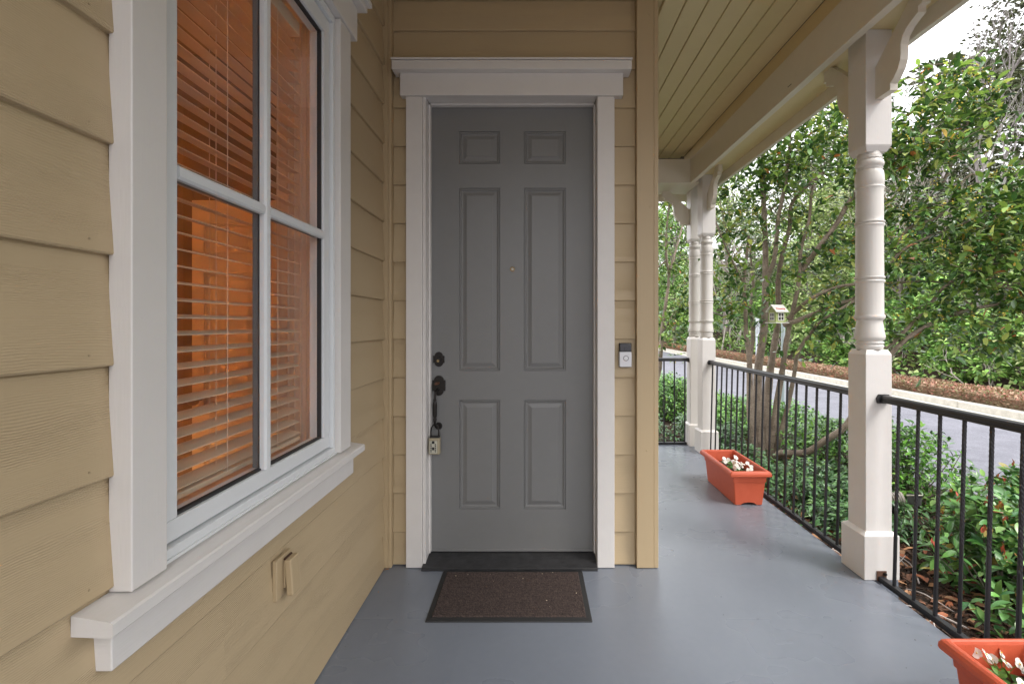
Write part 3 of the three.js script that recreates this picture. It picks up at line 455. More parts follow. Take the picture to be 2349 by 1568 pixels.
// ------------------------------------------------------------------ porch posts
{
  const turned = [[0.0, 2.205], [0.056, 2.205], [0.054, 2.180], [0.056, 2.174], [0.058, 2.171], [0.052, 2.166], [0.061, 2.158], [0.064, 2.148], [0.064, 2.138], [0.061, 2.130], [0.053, 2.125], [0.060, 2.119], [0.052, 2.113], [0.056, 2.110], [0.0605, 2.104], [0.064, 2.085], [0.0655, 2.06], [0.065, 2.035], [0.059, 2.028], [0.066, 2.022], [0.066, 2.015], [0.0615, 2.010], [0.0615, 1.97], [0.062, 1.87], [0.0605, 1.848], [0.0675, 1.842], [0.0675, 1.835], [0.057, 1.831], [0.0675, 1.827], [0.0675, 1.820], [0.0615, 1.815], [0.062, 1.70], [0.063, 1.557], [0.0685, 1.551], [0.0685, 1.543], [0.058, 1.538], [0.0685, 1.533], [0.0685, 1.525], [0.0625, 1.520], [0.063, 1.42], [0.0635, 1.356], [0.069, 1.350], [0.069, 1.336], [0.062, 1.329], [0.0565, 1.322], [0.0605, 1.300], [0.0645, 1.268], [0.0695, 1.242], [0.068, 1.226], [0.055, 1.216], [0.064, 1.211], [0.064, 1.204], [0.056, 1.199], [0.063, 1.194], [0.063, 1.186], [0.059, 1.180], [0.0595, 1.165], [0, 1.165]];
  const hs = 0.0675;
  const bracketPts = [[0, 2.457], [0.10, 2.457], [0.10, 2.488], [0.122, 2.505], [0.148, 2.535], [0.163, 2.572], [0.166, 2.61], [0.165, 2.645], [0.176, 2.677], [0.205, 2.703], [0.24, 2.718], [0.266, 2.728], [0.266, 2.757], [0.29, 2.757], [0.29, 2.8195], [0.217, 2.8195], [0, 2.62]];
  const post = (x, z, label, br) => {
    const t = thing('porch_post', label, 'post', [x, 0, z], 'turned porch posts');
    const b = part('base', merge(box(x - 0.09, x + 0.09, 0.001, 0.225, z - 0.09, z + 0.09, 0.003), rings([[0.0895, 0.0895, 0.2235], [0.071, 0.071, 0.240]], 0.002, 1).translate(x, 0, -z)), M.white, t);
    part('lower_shaft', box(x - hs, x + hs, 0.225, 1.148, z - hs, z + hs, 0.003), M.white, t);
    part('shaft_top', rings([[hs, hs, 1.147], [hs - 0.001, hs - 0.001, 1.150], [0.056, 0.056, 1.172]], 0.003, 2).translate(x, 0, -z), M.white, t);
    part('turned_column', new THREE.LatheGeometry(turned.slice().reverse().map(([r, y]) => new THREE.Vector2(r, y)), 48).translate(x, 0, -z), M.cream, t);
    part('neck', rings([[0.053, 0.053, 2.196], [hs - 0.001, hs - 0.001, 2.222], [hs, hs, 2.226]], 0.003, 2).translate(x, 0, -z), M.white, t);
    part('upper_block', box(x - hs, x + hs, 2.226, 2.819, z - hs, z + hs, 0.003), M.white, t);
    for (const q of br) {
      const f = q === 'near' ? (a, c, s) => [x + s, c, -(z - hs - a)] : q === 'far' ? (a, c, s) => [x + s, c, -(z + hs + a)] : (a, c, s) => [x - hs - a, c - 0.068, -(z + s)];
      part('bracket', sweep(bracketPts, -0.019, 0.019, f), M.beige, t);
    }
  };
  post(...POSTS[0], 'white turned porch post standing directly beside the tan house corner board, bracketed both ways', ['near', 'far']);
  post(...POSTS[1], 'white turned porch post beside the far planter, front one of the corner pair', ['near']);
  post(...POSTS[2], 'white turned porch post behind its twin at the far porch corner', ['side']);
  post(...POSTS[3], 'white turned porch post at the near end of the long railing', ['far']);
}

// ------------------------------------------------------------------ railings
{
  const H = 0.885, n = 96, P = [], I = []; const tw = (t) => t < 0.42 ? 0 : (t - 0.42) * H / 0.066 * Math.PI * 2;
  for (let i = 0; i <= n; i++) { const t = i / n, a = tw(t); for (let k = 0; k < 8; k++) { const r = k % 2 ? 0.0071 : 0.0083, q = a + Math.PI / 4 + k * Math.PI / 4; P.push(Math.cos(q) * r, t * H, Math.sin(q) * r); } }
  for (let i = 0; i < n; i++) for (let k = 0; k < 8; k++) { const a = i * 8 + k, b = i * 8 + (k + 1) % 8, c = a + 8, d = b + 8; I.push(a, c, b, b, c, d); }
  const g0 = new THREE.BufferGeometry(); g0.setAttribute('position', new THREE.Float32BufferAttribute(P, 3)); g0.setIndex(I);
  const bar = metreUV(g0); bar.computeVertexNormals();
  const capPts = [[-0.021, 0.906], [0.021, 0.906], [0.0215, 0.914], [0.0195, 0.917], [0.0215, 0.921], [0.021, 0.931], [0.016, 0.938], [0.008, 0.942], [-0.008, 0.942], [-0.016, 0.938], [-0.021, 0.931], [-0.0215, 0.921], [-0.0195, 0.917], [-0.0215, 0.914]];
  const R = rng(4);
  const alongZ = (label, Z0, Z1, first, count, step) => {
    const t = thing('porch_railing', label, 'railing', [1.785, 0, (Z0 + Z1) / 2], 'black iron porch railings');
    part('top_rail', sweep(capPts, Z0, Z1, (a, b, s) => [1.797 + a, b, -s]), M.iron, t);
    part('bottom_rail', box(1.757, 1.787, -0.004, 0.024, Z0 + 0.0235, Z1 - 0.0225, 0.003), M.iron, t);
    for (const [z, s] of [[Z0, 1], [Z1, -1]]) { part('end_bracket', sweep([[-0.03, 0.900], [0.03, 0.900], [0.034, 0.925], [0.022, 0.9445], [-0.022, 0.9445], [-0.034, 0.925]], z - s * 0.0005, z + s * 0.016, (a, b, q) => [1.797 + a, b, -q]), M.iron, t); }
    for (const [z, s] of [[Z0 + 0.0230, 1], [Z1 - 0.0220, -1]]) { const pl = part('foot_bracket', box(1.75, 1.800, 0.0, 0.050, Math.min(z, z + s * 0.004), Math.max(z, z + s * 0.004), 0.001), M.rust, t); part('bolt', cyl(V(1.789, 0.036, z), V(1.789, 0.036, z + s * 0.012), 0.009, 0.008, 6), M.bronze, pl); }
    for (let i = 0; i < count; i++) { const m = new THREE.Mesh(bar, M.iron); shadows(m); m.name = 'baluster'; m.position.set(1.772 - 1.785, 0.0225, -(first + step * i) + (Z0 + Z1) / 2); m.rotation.set(0, R() * 6, -0.0255, 'ZYX'); t.add(m); }
  };
  alongZ('black iron railing with twisted bars between the two turned posts by the tree', 2.533, 4.705, 2.600, 19, 0.1136);
  alongZ('black iron railing with twisted bars in front of the red-tipped shrub', 0.223, 2.395, 0.312, 18, 0.116);
  const t = thing('porch_railing', 'short black iron railing across the far end of the porch', 'railing', [1.2, 0, 5.08], 'black iron porch railings');
  part('top_rail', sweep(capPts, 0.672, 1.697, (a, b, s) => [s, b, -(5.08 + a)]), M.iron, t);
  part('bottom_rail', box(0.672, 1.675, 0.001, 0.026, 5.065, 5.095, 0.003), M.iron, t);
  part('end_bracket', box(1.684, 1.6975, 0.898, 0.9455, 5.05, 5.11, 0.004), M.iron, t);
  for (let x = 0.75; x < 1.67; x += 0.1135) { const m = shadows(new THREE.Mesh(bar, M.iron)); m.name = 'baluster'; m.position.set(x - 1.2, 0.0235, 0); m.rotation.y = x * 9; t.add(m); }
}

// ------------------------------------------------------------------ leaves
function leafGeo(len, wid, fold = 0.25, bend = 0.25, rows = 4) {
  const P = [], I = [], N = [];
  for (let i = 0; i <= rows; i++) { const t = i / rows, w = wid / 2 * Math.pow(Math.sin(Math.PI * Math.pow(t, 0.85)), 0.8) * (i === rows ? 0 : 1), y = len * (t - 0.0), z = -bend * len * t * t; for (const s of [-1, 0, 1]) P.push(s * w, y, z + Math.abs(s) * w * fold); }
  for (let i = 0; i < rows; i++) for (const k of [0, 1]) { const a = i * 3 + k, b = a + 1, c = a + 3, d = b + 3; if (i === 0) I.push(a, d, c); else if (i === rows - 1) I.push(a, b, c + (k ? 0 : 1)); else I.push(a, b, c, b, d, c); }
  const g = new THREE.BufferGeometry(); g.setAttribute('position', new THREE.Float32BufferAttribute(P, 3)); g.setIndex(I); g.computeVertexNormals(); g.setAttribute('uv', new THREE.Float32BufferAttribute(new Float32Array(P.length / 3 * 2), 2)); return g;
}
const UP = new THREE.Vector3(0, 1, 0), tmpX = new THREE.Vector3(), tmpN = new THREE.Vector3();
function leafMatrix(pos, dir, R, s, face = 0.6) {
  tmpN.set((R() - 0.5) * 2 * (1 - face), 1, (R() - 0.5) * 2 * (1 - face)).normalize(); if (Math.abs(tmpN.dot(dir)) > 0.95) tmpN.set(1, 0.2, 0.3).normalize();
  tmpN.addScaledVector(dir, -tmpN.dot(dir)).normalize(); tmpX.crossVectors(dir, tmpN);
  return new THREE.Matrix4().makeBasis(tmpX.clone().multiplyScalar(s), dir.clone().multiplyScalar(s), tmpN.clone().multiplyScalar(s)).setPosition(pos);
}
function whorl(out, pos, dir, count, R, size, pick, spread = [0.5, 1.25], face = 0.6, droop = 0.25) {
  const a = Math.abs(dir.y) > 0.9 ? new THREE.Vector3(1, 0, 0) : UP, x = new THREE.Vector3().crossVectors(dir, a).normalize(), y = new THREE.Vector3().crossVectors(dir, x);
  let th = R() * 6.28;
  for (let i = 0; i < count; i++) {
    th += 2.4; const sp = lerp(spread[0], spread[1], R()), d = dir.clone().multiplyScalar(Math.cos(sp)).addScaledVector(x, Math.sin(sp) * Math.cos(th)).addScaledVector(y, Math.sin(sp) * Math.sin(th)); d.y -= droop * R(); d.normalize();
    const p = pos.clone().addScaledVector(dir, -size * 0.9 * R() * (i / count)); out.push({ p, d, m: leafMatrix(p, d, R, size * lerp(0.45, 1.2, Math.sqrt(R())), face), c: pick(R, i) });
  }
}
function seenSize(p) { const Z = -p.z; if (Z < 0.4) return 0; const px = CX + p.x / Z * F, py = CY - (p.y - EYE) / Z * F; return px > 1500 && px < 2349 && py > 0 && py < 1568 ? 1 / Z : 0; }
function foliage(parent, leaves, geo, mats, nParts, name = 'foliage', pname = 'leaf') {   // the leaves that show largest are parts, the rest one mass
  const o = origin.get(parent), off = new THREE.Matrix4().makeTranslation(-o.x, -o.y, -o.z);
  const order = leaves.map((l, i) => [seenSize(l.p), i]).sort((a, b) => b[0] - a[0]), solo = new Set(order.slice(0, nParts).filter((q) => q[0] > 0).map((q) => q[1]));
  const byMat = new Map();
  leaves.forEach((l, i) => {
    const m = l.m.clone().premultiply(off), mat = mats[l.c.mat ?? 0];
    if (solo.has(i)) { const k = shadows(new THREE.Mesh(geo, soloMat(mat, l.c.col))); k.name = pname; m.decompose(k.position, k.quaternion, k.scale); parent.add(k); return; }
    if (!byMat.has(mat)) byMat.set(mat, []); byMat.get(mat).push([m, l.c.col]);
  });
  for (const [mat, list] of byMat) {
    const im = new THREE.InstancedMesh(geo, mat, list.length); list.forEach(([m, c], i) => { im.setMatrixAt(i, m); im.setColorAt(i, c); });
    im.name = name; im.userData.kind = 'stuff'; shadows(im); parent.add(im);
  }
}
const soloCache = new Map();
function soloMat(mat, col) { const q = [col.r, col.g, col.b].map((v) => Math.round(v * 40)).join(), k = mat.uuid + q; if (!soloCache.has(k)) { const m = mat.clone(); m.color = new THREE.Color().setRGB(...q.split(',').map((v) => v / 40)); soloCache.set(k, m); } return soloCache.get(k); }
const leafGloss = std({ color: 0xffffff, roughness: 0.3 });
const leafThin = new THREE.MeshPhysicalMaterial({ color: 0xffffff, roughness: 0.9, transmission: 0.4, thickness: 0 });
const leafMatt = std({ color: 0xffffff, roughness: 0.6 });
const LM = [leafGloss, leafThin, leafMatt];
const pal = (...cs) => (R) => { let q = R(); for (const [w, col, mat, j = 0.25] of cs) { if (q < w) { const v = 1 + (R() - 0.5) * 2 * j; return { col: new THREE.Color().setRGB(col[0] * v, col[1] * v, col[2] * v), mat }; } q -= w; } const l = cs[cs.length - 1]; return { col: new THREE.Color().setRGB(...l[1]), mat: l[2] }; };
const treePal = pal([0.28, [0.058, 0.135, 0.035], 0], [0.34, [0.115, 0.225, 0.05], 0], [0.28, [0.25, 0.39, 0.065], 1], [0.085, [0.44, 0.50, 0.11], 1], [0.01, [0.55, 0.17, 0.04], 1], [0.005, [0.55, 0.36, 0.05], 2]);

// crowns: leaf clusters filled into lobes, each reached by a twig from the nearest limb
function crown(tree, limbs, lobes, R, opt) {
  const nodes = []; for (const l of limbs) for (let i = 0; i <= 24; i++) { const t = i / 24; if (t > 0.25) nodes.push({ p: l.curve.getPointAt(t), r: lerp(l.r0, l.r1, t) * 0.5 }); }
  const pts = [];
  for (const lb of lobes) for (let i = 0; i < lb.n; i++) { const v = new THREE.Vector3(R() * 2 - 1, R() * 2 - 1, R() * 2 - 1); if (v.lengthSq() > 1) { i--; continue; } v.multiplyScalar(Math.pow(v.length(), -0.35)); pts.push(new THREE.Vector3(lb.c.x + v.x * lb.r[0], lb.c.y + v.y * lb.r[1], lb.c.z + v.z * lb.r[2])); }
  const near = (p) => { let b = null, bd = 1e9; for (const n of nodes) { const d = n.p.distanceToSquared(p) + (n.p.y > p.y ? 0.4 * (n.p.y - p.y) : 0); if (d < bd) { bd = d; b = n; } } return [b, Math.sqrt(bd)]; };
  const ord = pts.map((p) => [near(p)[1], p]).sort((a, b) => a[0] - b[0]);
  const twigs = [], leaves = [];
  for (const [, p] of ord) {
    const [n] = near(p), d = p.clone().sub(n.p), L = d.length(); if (L > opt.maxTwig) continue;
    const mid = n.p.clone().lerp(p, 0.5).add(new THREE.Vector3((R() - 0.5) * 0.15 * L, -0.05 * L, (R() - 0.5) * 0.15 * L)), r0 = clamp(0.003 + L * 0.009, 0.003, Math.max(0.004, n.r * 0.8));
    twigs.push(limb([n.p, mid, p], r0, 0.0016, 4, 4));
    nodes.push({ p: mid, r: r0 * 0.8 }, { p, r: 0.0025 });
    const dir = d.normalize(); dir.y += 0.35; dir.normalize();
    whorl(leaves, p, dir, Math.round(lerp(opt.per[0], opt.per[1], R())), R, 1, opt.pick, [0.4, 1.35], 0.45, 0.45);
    if (L > 0.18) whorl(leaves, mid, dir, 3, R, 0.9, opt.pick, [0.6, 1.3], 0.45, 0.4);
  }
  part('twigs', mergeGeometries(twigs), M.bark, tree).userData.kind = 'stuff';
  foliage(tree, leaves, opt.geo, LM, opt.solo, 'crown');
  if (opt.buds) { // small yellow bud clusters at the leaf joints
    const g = new THREE.TetrahedronGeometry(0.009), o = origin.get(tree), list = []; for (const [, p] of ord) if (R() < opt.buds) for (let k = 0; k < 7; k++) list.push(p.clone().add(new THREE.Vector3((R() - 0.5) * 0.07, (R() - 0.5) * 0.06, (R() - 0.5) * 0.07)).sub(o));
    const im = new THREE.InstancedMesh(g, std({ color: lin(0.55, 0.42, 0.06), roughness: 0.8 }), list.length), m = new THREE.Matrix4(); list.forEach((p, i) => im.setMatrixAt(i, m.makeRotationY(i).setPosition(p))); im.name = 'buds'; im.userData.kind = 'stuff'; shadows(im); tree.add(im);
  }
}
const mk = (pts, r0, r1) => ({ pts, r0, r1, curve: new THREE.CatmullRomCurve3(pts, false, 'centripetal') });
const lobe = (px, py, Z, rx, ry, rz, n) => ({ c: at(px, py, Z), r: [rx, ry, rz], n });
{
  const base = at(1748, 1045, 5.35); base.y = -0.25;
  const tree = thing('tree', 'multi-stemmed evergreen tree with glossy leaves spreading beyond the railing', 'tree', [base.x, -0.25, -base.z]);
  const A = (l) => l.map(([x, y, z]) => at(x, y, z));
  const root = (dx) => V(base.x + dx, -0.3, 5.35);
  const limbs = [
    mk([root(-0.06), ...A([[1722, 960, 5.3], [1720, 860, 5.3], [1719, 818, 5.3], [1712, 767, 5.28], [1710, 690, 5.2], [1707, 660, 5.2], [1718, 540, 5.1]])], 0.06, 0.012),
    mk([...A([[1719, 822, 5.3], [1727, 782, 5.35], [1726, 735, 5.4], [1722, 704, 5.45], [1728, 658, 5.5], [1722, 570, 5.6], [1726, 545, 5.6]])], 0.035, 0.01),
    mk([...A([[1712, 655, 5.2], [1708, 650, 5.2], [1676, 590, 5.1], [1646, 520, 5.0], [1630, 470, 4.95]])], 0.016, 0.006),
    mk([root(0), ...A([[1738, 940, 5.35], [1741, 834, 5.35], [1750, 782, 5.35], [1755, 720, 5.3], [1756, 660, 5.3], [1756, 560, 5.3], [1753, 490, 5.3], [1751, 420, 5.3], [1749, 357, 5.3], [1747, 290, 5.3]])], 0.075, 0.018),
    mk([...A([[1757, 640, 5.3], [1775, 600, 5.2], [1786, 500, 5.1], [1800, 430, 5.0], [1812, 330, 4.9], [1815, 260, 4.8]])], 0.035, 0.012),
    mk([...A([[1753, 495, 5.3], [1768, 480, 5.35], [1790, 460, 5.4], [1806, 420, 5.5], [1800, 340, 5.5]])], 0.02, 0.008),
    mk([root(0.05), ...A([[1760, 930, 5.4], [1768, 845, 5.4], [1778, 782, 5.4], [1786, 720, 5.4], [1786, 642, 5.3], [1796, 580, 5.2], [1812, 520, 5.1], [1815, 470, 5.0], [1838, 440, 4.9], [1890, 395, 4.7]])], 0.07, 0.014),
    mk([root(0.09), ...A([[1782, 930, 5.3], [1797, 836, 5.25], [1803, 790, 5.2], [1812, 745, 5.2], [1822, 700, 5.1], [1832, 650, 5.05], [1838, 572, 5.0], [1857, 500, 4.9], [1862, 440, 4.8], [1868, 415, 4.8]])], 0.055, 0.012),
    mk([...A([[1840, 620, 5.05], [1880, 565, 4.9], [1918, 515, 4.8], [1950, 460, 4.7], [2000, 400, 4.6], [2090, 330, 4.5], [2160, 230, 4.4]])], 0.036, 0.01),
    mk([root(0.12), ...A([[1808, 930, 5.2], [1822, 860, 5.1], [1832, 806, 5.0], [1860, 765, 4.9], [1880, 740, 4.8], [1960, 690, 4.6]])], 0.04, 0.012),
    mk([...A([[1798, 745, 5.2], [1830, 735, 5.1], [1908, 703, 4.9], [1990, 670, 4.7], [2070, 575, 4.6], [2140, 540, 4.5], [2230, 505, 4.4]])], 0.036, 0.01),
    mk([...A([[1808, 730, 5.2], [1853, 690, 5.0], [1890, 670, 4.9], [1935, 655, 4.8], [2030, 650, 4.7], [2120, 645, 4.6], [2200, 650, 4.5]])], 0.03, 0.008),
    mk([...A([[1990, 680, 4.7], [2030, 800, 4.55], [2060, 775, 4.45], [2140, 690, 4.4], [2170, 655, 4.3], [2290, 590, 4.2], [2420, 540, 4.1]])], 0.03, 0.009),
    mk([root(0.16), ...A([[1790, 1040, 5.05], [1850, 1037, 4.85], [1893, 1010, 4.7], [1935, 982, 4.6], [1962, 945, 4.55], [1990, 900, 4.5], [2030, 830, 4.5], [2090, 770, 4.4], [2190, 720, 4.3], [2330, 690, 4.2]])], 0.055, 0.014),
    mk([...A([[2050, 570, 4.6], [2090, 520, 4.55], [2150, 500, 4.5], [2230, 400, 4.4], [2330, 440, 4.2]])], 0.022, 0.007),
    mk([...A([[2160, 430, 4.5], [2200, 330, 4.4], [2230, 240, 4.4], [2180, 160, 4.4]])], 0.018, 0.005),
  ];
  limbs.forEach((l, i) => part(i === 3 ? 'trunk' : 'limb', limb(l.pts, l.r0 * 0.8, l.r1, 10, l.pts.length * 5, 0.1, 40 + i), M.bark, tree));
  const R = rng(101);
  crown(tree, limbs, [
    lobe(1715, 370, 5.3, 0.42, 0.42, 0.6, 76), lobe(1800, 300, 5.1, 0.5, 0.5, 0.6, 81), lobe(1880, 350, 4.9, 0.5, 0.6, 0.55, 81), lobe(1690, 520, 5.2, 0.25, 0.3, 0.35, 23), lobe(1665, 640, 5.3, 0.14, 0.45, 0.3, 23),
    lobe(1860, 560, 5.2, 0.6, 0.35, 0.6, 52), lobe(1960, 600, 4.8, 0.4, 0.45, 0.5, 57), lobe(1900, 715, 4.8, 0.32, 0.18, 0.3, 21), lobe(1930, 760, 4.7, 0.15, 0.16, 0.2, 9), lobe(1720, 690, 5.2, 0.3, 0.2, 0.3, 14),
    lobe(2140, 270, 4.45, 0.45, 0.55, 0.5, 100), lobe(2200, 210, 4.4, 0.3, 0.3, 0.4, 43), lobe(2060, 400, 4.5, 0.35, 0.5, 0.45, 57), lobe(2180, 520, 4.4, 0.6, 0.42, 0.5, 111), lobe(2300, 560, 4.2, 0.5, 0.5, 0.5, 96), lobe(2300, 440, 4.3, 0.4, 0.3, 0.4, 57), lobe(2420, 520, 4.1, 0.5, 0.7, 0.5, 67),
    lobe(2120, 640, 4.4, 0.45, 0.36, 0.4, 33), lobe(2270, 720, 4.2, 0.45, 0.28, 0.4, 39), lobe(2060, 740, 4.5, 0.2, 0.22, 0.25, 11), lobe(2380, 720, 4.1, 0.4, 0.35, 0.4, 27), lobe(2310, 800, 4.2, 0.22, 0.14, 0.25, 9), lobe(1990, 300, 4.8, 0.5, 0.5, 0.5, 57),
  ], R, { maxTwig: 0.9, per: [9, 14], pick: treePal, geo: leafGeo(0.088, 0.038, 0.3, 0.2), solo: 300, buds: 0.45 });
}
{
  const t2 = thing('tree', 'slender young tree with thin forked stem beyond the far railing', 'tree', [1.95, -0.25, 7]);
  const A = (l) => l.map(([x, y, z]) => at(x, y, z));
  const limbs = [mk([V(1.80, -0.3, 7), ...A([[1499, 906, 7], [1513, 846, 7], [1519, 756, 7], [1527, 699, 7], [1535, 627, 7], [1529, 596, 6.95], [1531, 506, 6.9], [1540, 440, 6.8], [1545, 380, 6.8]])], 0.045, 0.01),
    mk([...A([[1536, 625, 7], [1553, 565, 7.1], [1569, 503, 7.2], [1580, 430, 7.3]])], 0.022, 0.007), mk([...A([[1519, 765, 7], [1545, 720, 6.9], [1570, 690, 6.8]])], 0.014, 0.005), mk([...A([[1528, 598, 7], [1500, 620, 7], [1470, 640, 7.1]])], 0.014, 0.005)];
  limbs.forEach((l, i) => part(i ? 'limb' : 'trunk', limb(l.pts, l.r0, l.r1, 8, l.pts.length * 4, 0.1, 70 + i), M.bark, t2));
  crown(t2, limbs, [lobe(1545, 450, 6.9, 0.35, 0.3, 0.5, 30), lobe(1568, 640, 6.9, 0.2, 0.5, 0.4, 34), lobe(1560, 740, 6.8, 0.18, 0.3, 0.3, 26), lobe(1500, 560, 7, 0.3, 0.5, 0.4, 26), lobe(1520, 340, 6.9, 0.5, 0.3, 0.5, 30)], rng(103), { maxTwig: 0.9, per: [8, 12], pick: treePal, geo: leafGeo(0.085, 0.04, 0.3, 0.2), solo: 60, buds: 0.2 });
}

// ------------------------------------------------------------------ shrubs of the bed
function shrub(name, label, X, Z, rx, rz, top, o) {
  const y0 = groundY(X, Z), t = thing(name, label, o.category ?? 'shrub', [X, y0, Z], o.group), R = rng(o.seed), h = top - y0, leaves = [], stems = [];
  for (let i = 0; i < o.n; i++) {
    const a = R() * 6.283, u = R(), el = Math.pow(u, 0.75) * 1.5, lump = 0.82 + 0.32 * L1(a * 2.1 + o.seed, el * 3.1 + o.seed), rr = (0.72 + 0.28 * Math.sqrt(R())) * lump;
    const d = new THREE.Vector3(Math.cos(a) * Math.cos(el - 0.05), Math.sin(el), Math.sin(a) * Math.cos(el - 0.05));
    const p = V(X + d.x * rx * rr, y0 + h * (0.12 + 0.86 * d.y * rr * (o.flat ?? 1)), Z + d.z * rz * rr); p.y = Math.max(p.y, y0 + 0.03);
    const dir = new THREE.Vector3(d.x * 0.7, 0.45 + d.y * 0.7, -d.z * 0.7).normalize();
    whorl(leaves, p, dir, Math.round(lerp(o.per[0], o.per[1], R())), R, o.size ?? 1, o.pick, o.spread ?? [0.6, 1.35], 0.55, o.droop ?? 0.15);
    if (i % (o.stemEvery ?? 9) === 0) { const q = V(X + (R() - 0.5) * rx * 0.5, y0 - 0.03, Z + (R() - 0.5) * rz * 0.5), m = q.clone().lerp(p, 0.55); m.y -= 0.05; stems.push(limb([q, m, p], 0.008, 0.002, 5, 6)); }
    if (o.tips && R() < o.tips && d.y > 0.35) { for (let k = 0; k < 5; k++) { const dd = new THREE.Vector3((R() - 0.5) * 0.5, 1, (R() - 0.5) * 0.5).normalize(), pp = p.clone().add(new THREE.Vector3((R() - 0.5) * 0.02, R() * 0.05, (R() - 0.5) * 0.02)); leaves.push({ p: pp, m: leafMatrix(pp, dd, R, 0.26 + R() * 0.2), c: { col: new THREE.Color().setRGB(...(R() < 0.5 ? [0.46, 0.09, 0.045] : [0.40, 0.20, 0.06])), mat: 2 } }); } }
  }
  if (stems.length) part('stems', mergeGeometries(stems), M.greyBark, t).userData.kind = 'stuff';
  foliage(t, leaves, o.geo, LM, o.solo ?? 0);
  return t;
}
{
  const gRed = leafGeo(0.082, 0.034, 0.35, 0.2), gHedge = leafGeo(0.058, 0.022, 0.25, 0.25), gFern = leafGeo(0.060, 0.020, 0.3, 0.3);
  const redPal = pal([0.45, [0.075, 0.185, 0.05], 0], [0.36, [0.13, 0.28, 0.065], 0], [0.16, [0.21, 0.38, 0.08], 1], [0.012, [0.4, 0.10, 0.05], 1], [0.018, [0.40, 0.33, 0.05], 1]);
  const hedPal = pal([0.4, [0.06, 0.16, 0.03], 0], [0.4, [0.12, 0.29, 0.04], 0], [0.2, [0.24, 0.46, 0.06], 1]);
  const fernPal = pal([0.5, [0.05, 0.125, 0.04], 0], [0.38, [0.085, 0.19, 0.055], 0], [0.12, [0.16, 0.31, 0.065], 1]);
  shrub('shrub', 'large-leaved shrub with red new tips behind the long railing', 2.72, 2.62, 0.50, 0.42, 0.30, { seed: 21, n: 270, per: [7, 10], pick: redPal, geo: gRed, solo: 300, tips: 0.17, stemEvery: 5 });
  shrub('shrub', 'broad red-tipped shrub at the edge of the lane', 3.30, 3.05, 0.62, 0.42, 0.34, { seed: 22, n: 260, per: [7, 10], pick: redPal, geo: gRed, solo: 150, tips: 0.22, stemEvery: 6 });
  shrub('shrub', 'low red-tipped shrub leaning over the mulch next to the near planter', 2.55, 2.05, 0.42, 0.42, 0.10, { seed: 23, n: 150, per: [7, 10], pick: redPal, geo: gRed, solo: 80, tips: 0.08, stemEvery: 4 });
  shrub('shrub', 'dense rounded green mound beside the near post and the lane', 3.22, 4.05, 0.50, 0.52, 0.47, { seed: 24, n: 420, per: [7, 9], pick: hedPal, geo: gHedge, solo: 60 });
  const row = [[3.30, 5.1, 0.62, 0.55, 0.30], [3.32, 6.05, 0.6, 0.6, 0.32], [3.15, 7.1, 0.65, 0.65, 0.22], [3.05, 8.2, 0.65, 0.65, 0.15], [2.55, 6.6, 0.5, 0.5, 0.12], [2.35, 7.6, 0.5, 0.55, 0.45], [1.95, 8.1, 0.5, 0.5, 0.50], [1.5, 7.6, 0.5, 0.5, 0.40], [2.6, 9.3, 0.7, 0.7, 0.35], [1.0, 7.9, 0.5, 0.5, 0.4]];
  row.forEach(([x, z, a, b, t], i) => shrub('shrub', 'clipped green shrub in the row along the near edge of the lane', x, z, a, b, t, { seed: 30 + i, n: 480, per: [7, 9], pick: hedPal, geo: gHedge, solo: i < 3 ? 30 : 0, group: 'green shrubs along the lane' }));
  const cover = [[2.30, 3.45, -0.02], [2.30, 3.9, 0.02], [2.62, 3.45, 0.02], [2.70, 3.9, 0.03], [2.25, 4.35, 0.03], [2.60, 4.4, 0.04], [2.2, 4.85, 0.06], [2.85, 4.3, 0.0], [2.25, 5.5, 0.15], [2.05, 6.1, 0.15], [1.45, 5.95, 0.15], [0.95, 6.0, 0.2], [2.05, 5.4, 0.1], [1.6, 6.8, 0.25]];
  cover.forEach(([x, z, t], i) => shrub('ground_plant', 'low feathery green plant filling the bed under the tree', x, z, 0.34, 0.34, t, { seed: 60 + i, n: 190, per: [6, 9], pick: fernPal, geo: gFern, solo: i < 3 ? 30 : 0, category: 'plant', group: 'feathery bed plants', spread: [0.7, 1.5], droop: 0.35, stemEvery: 12 }));
}
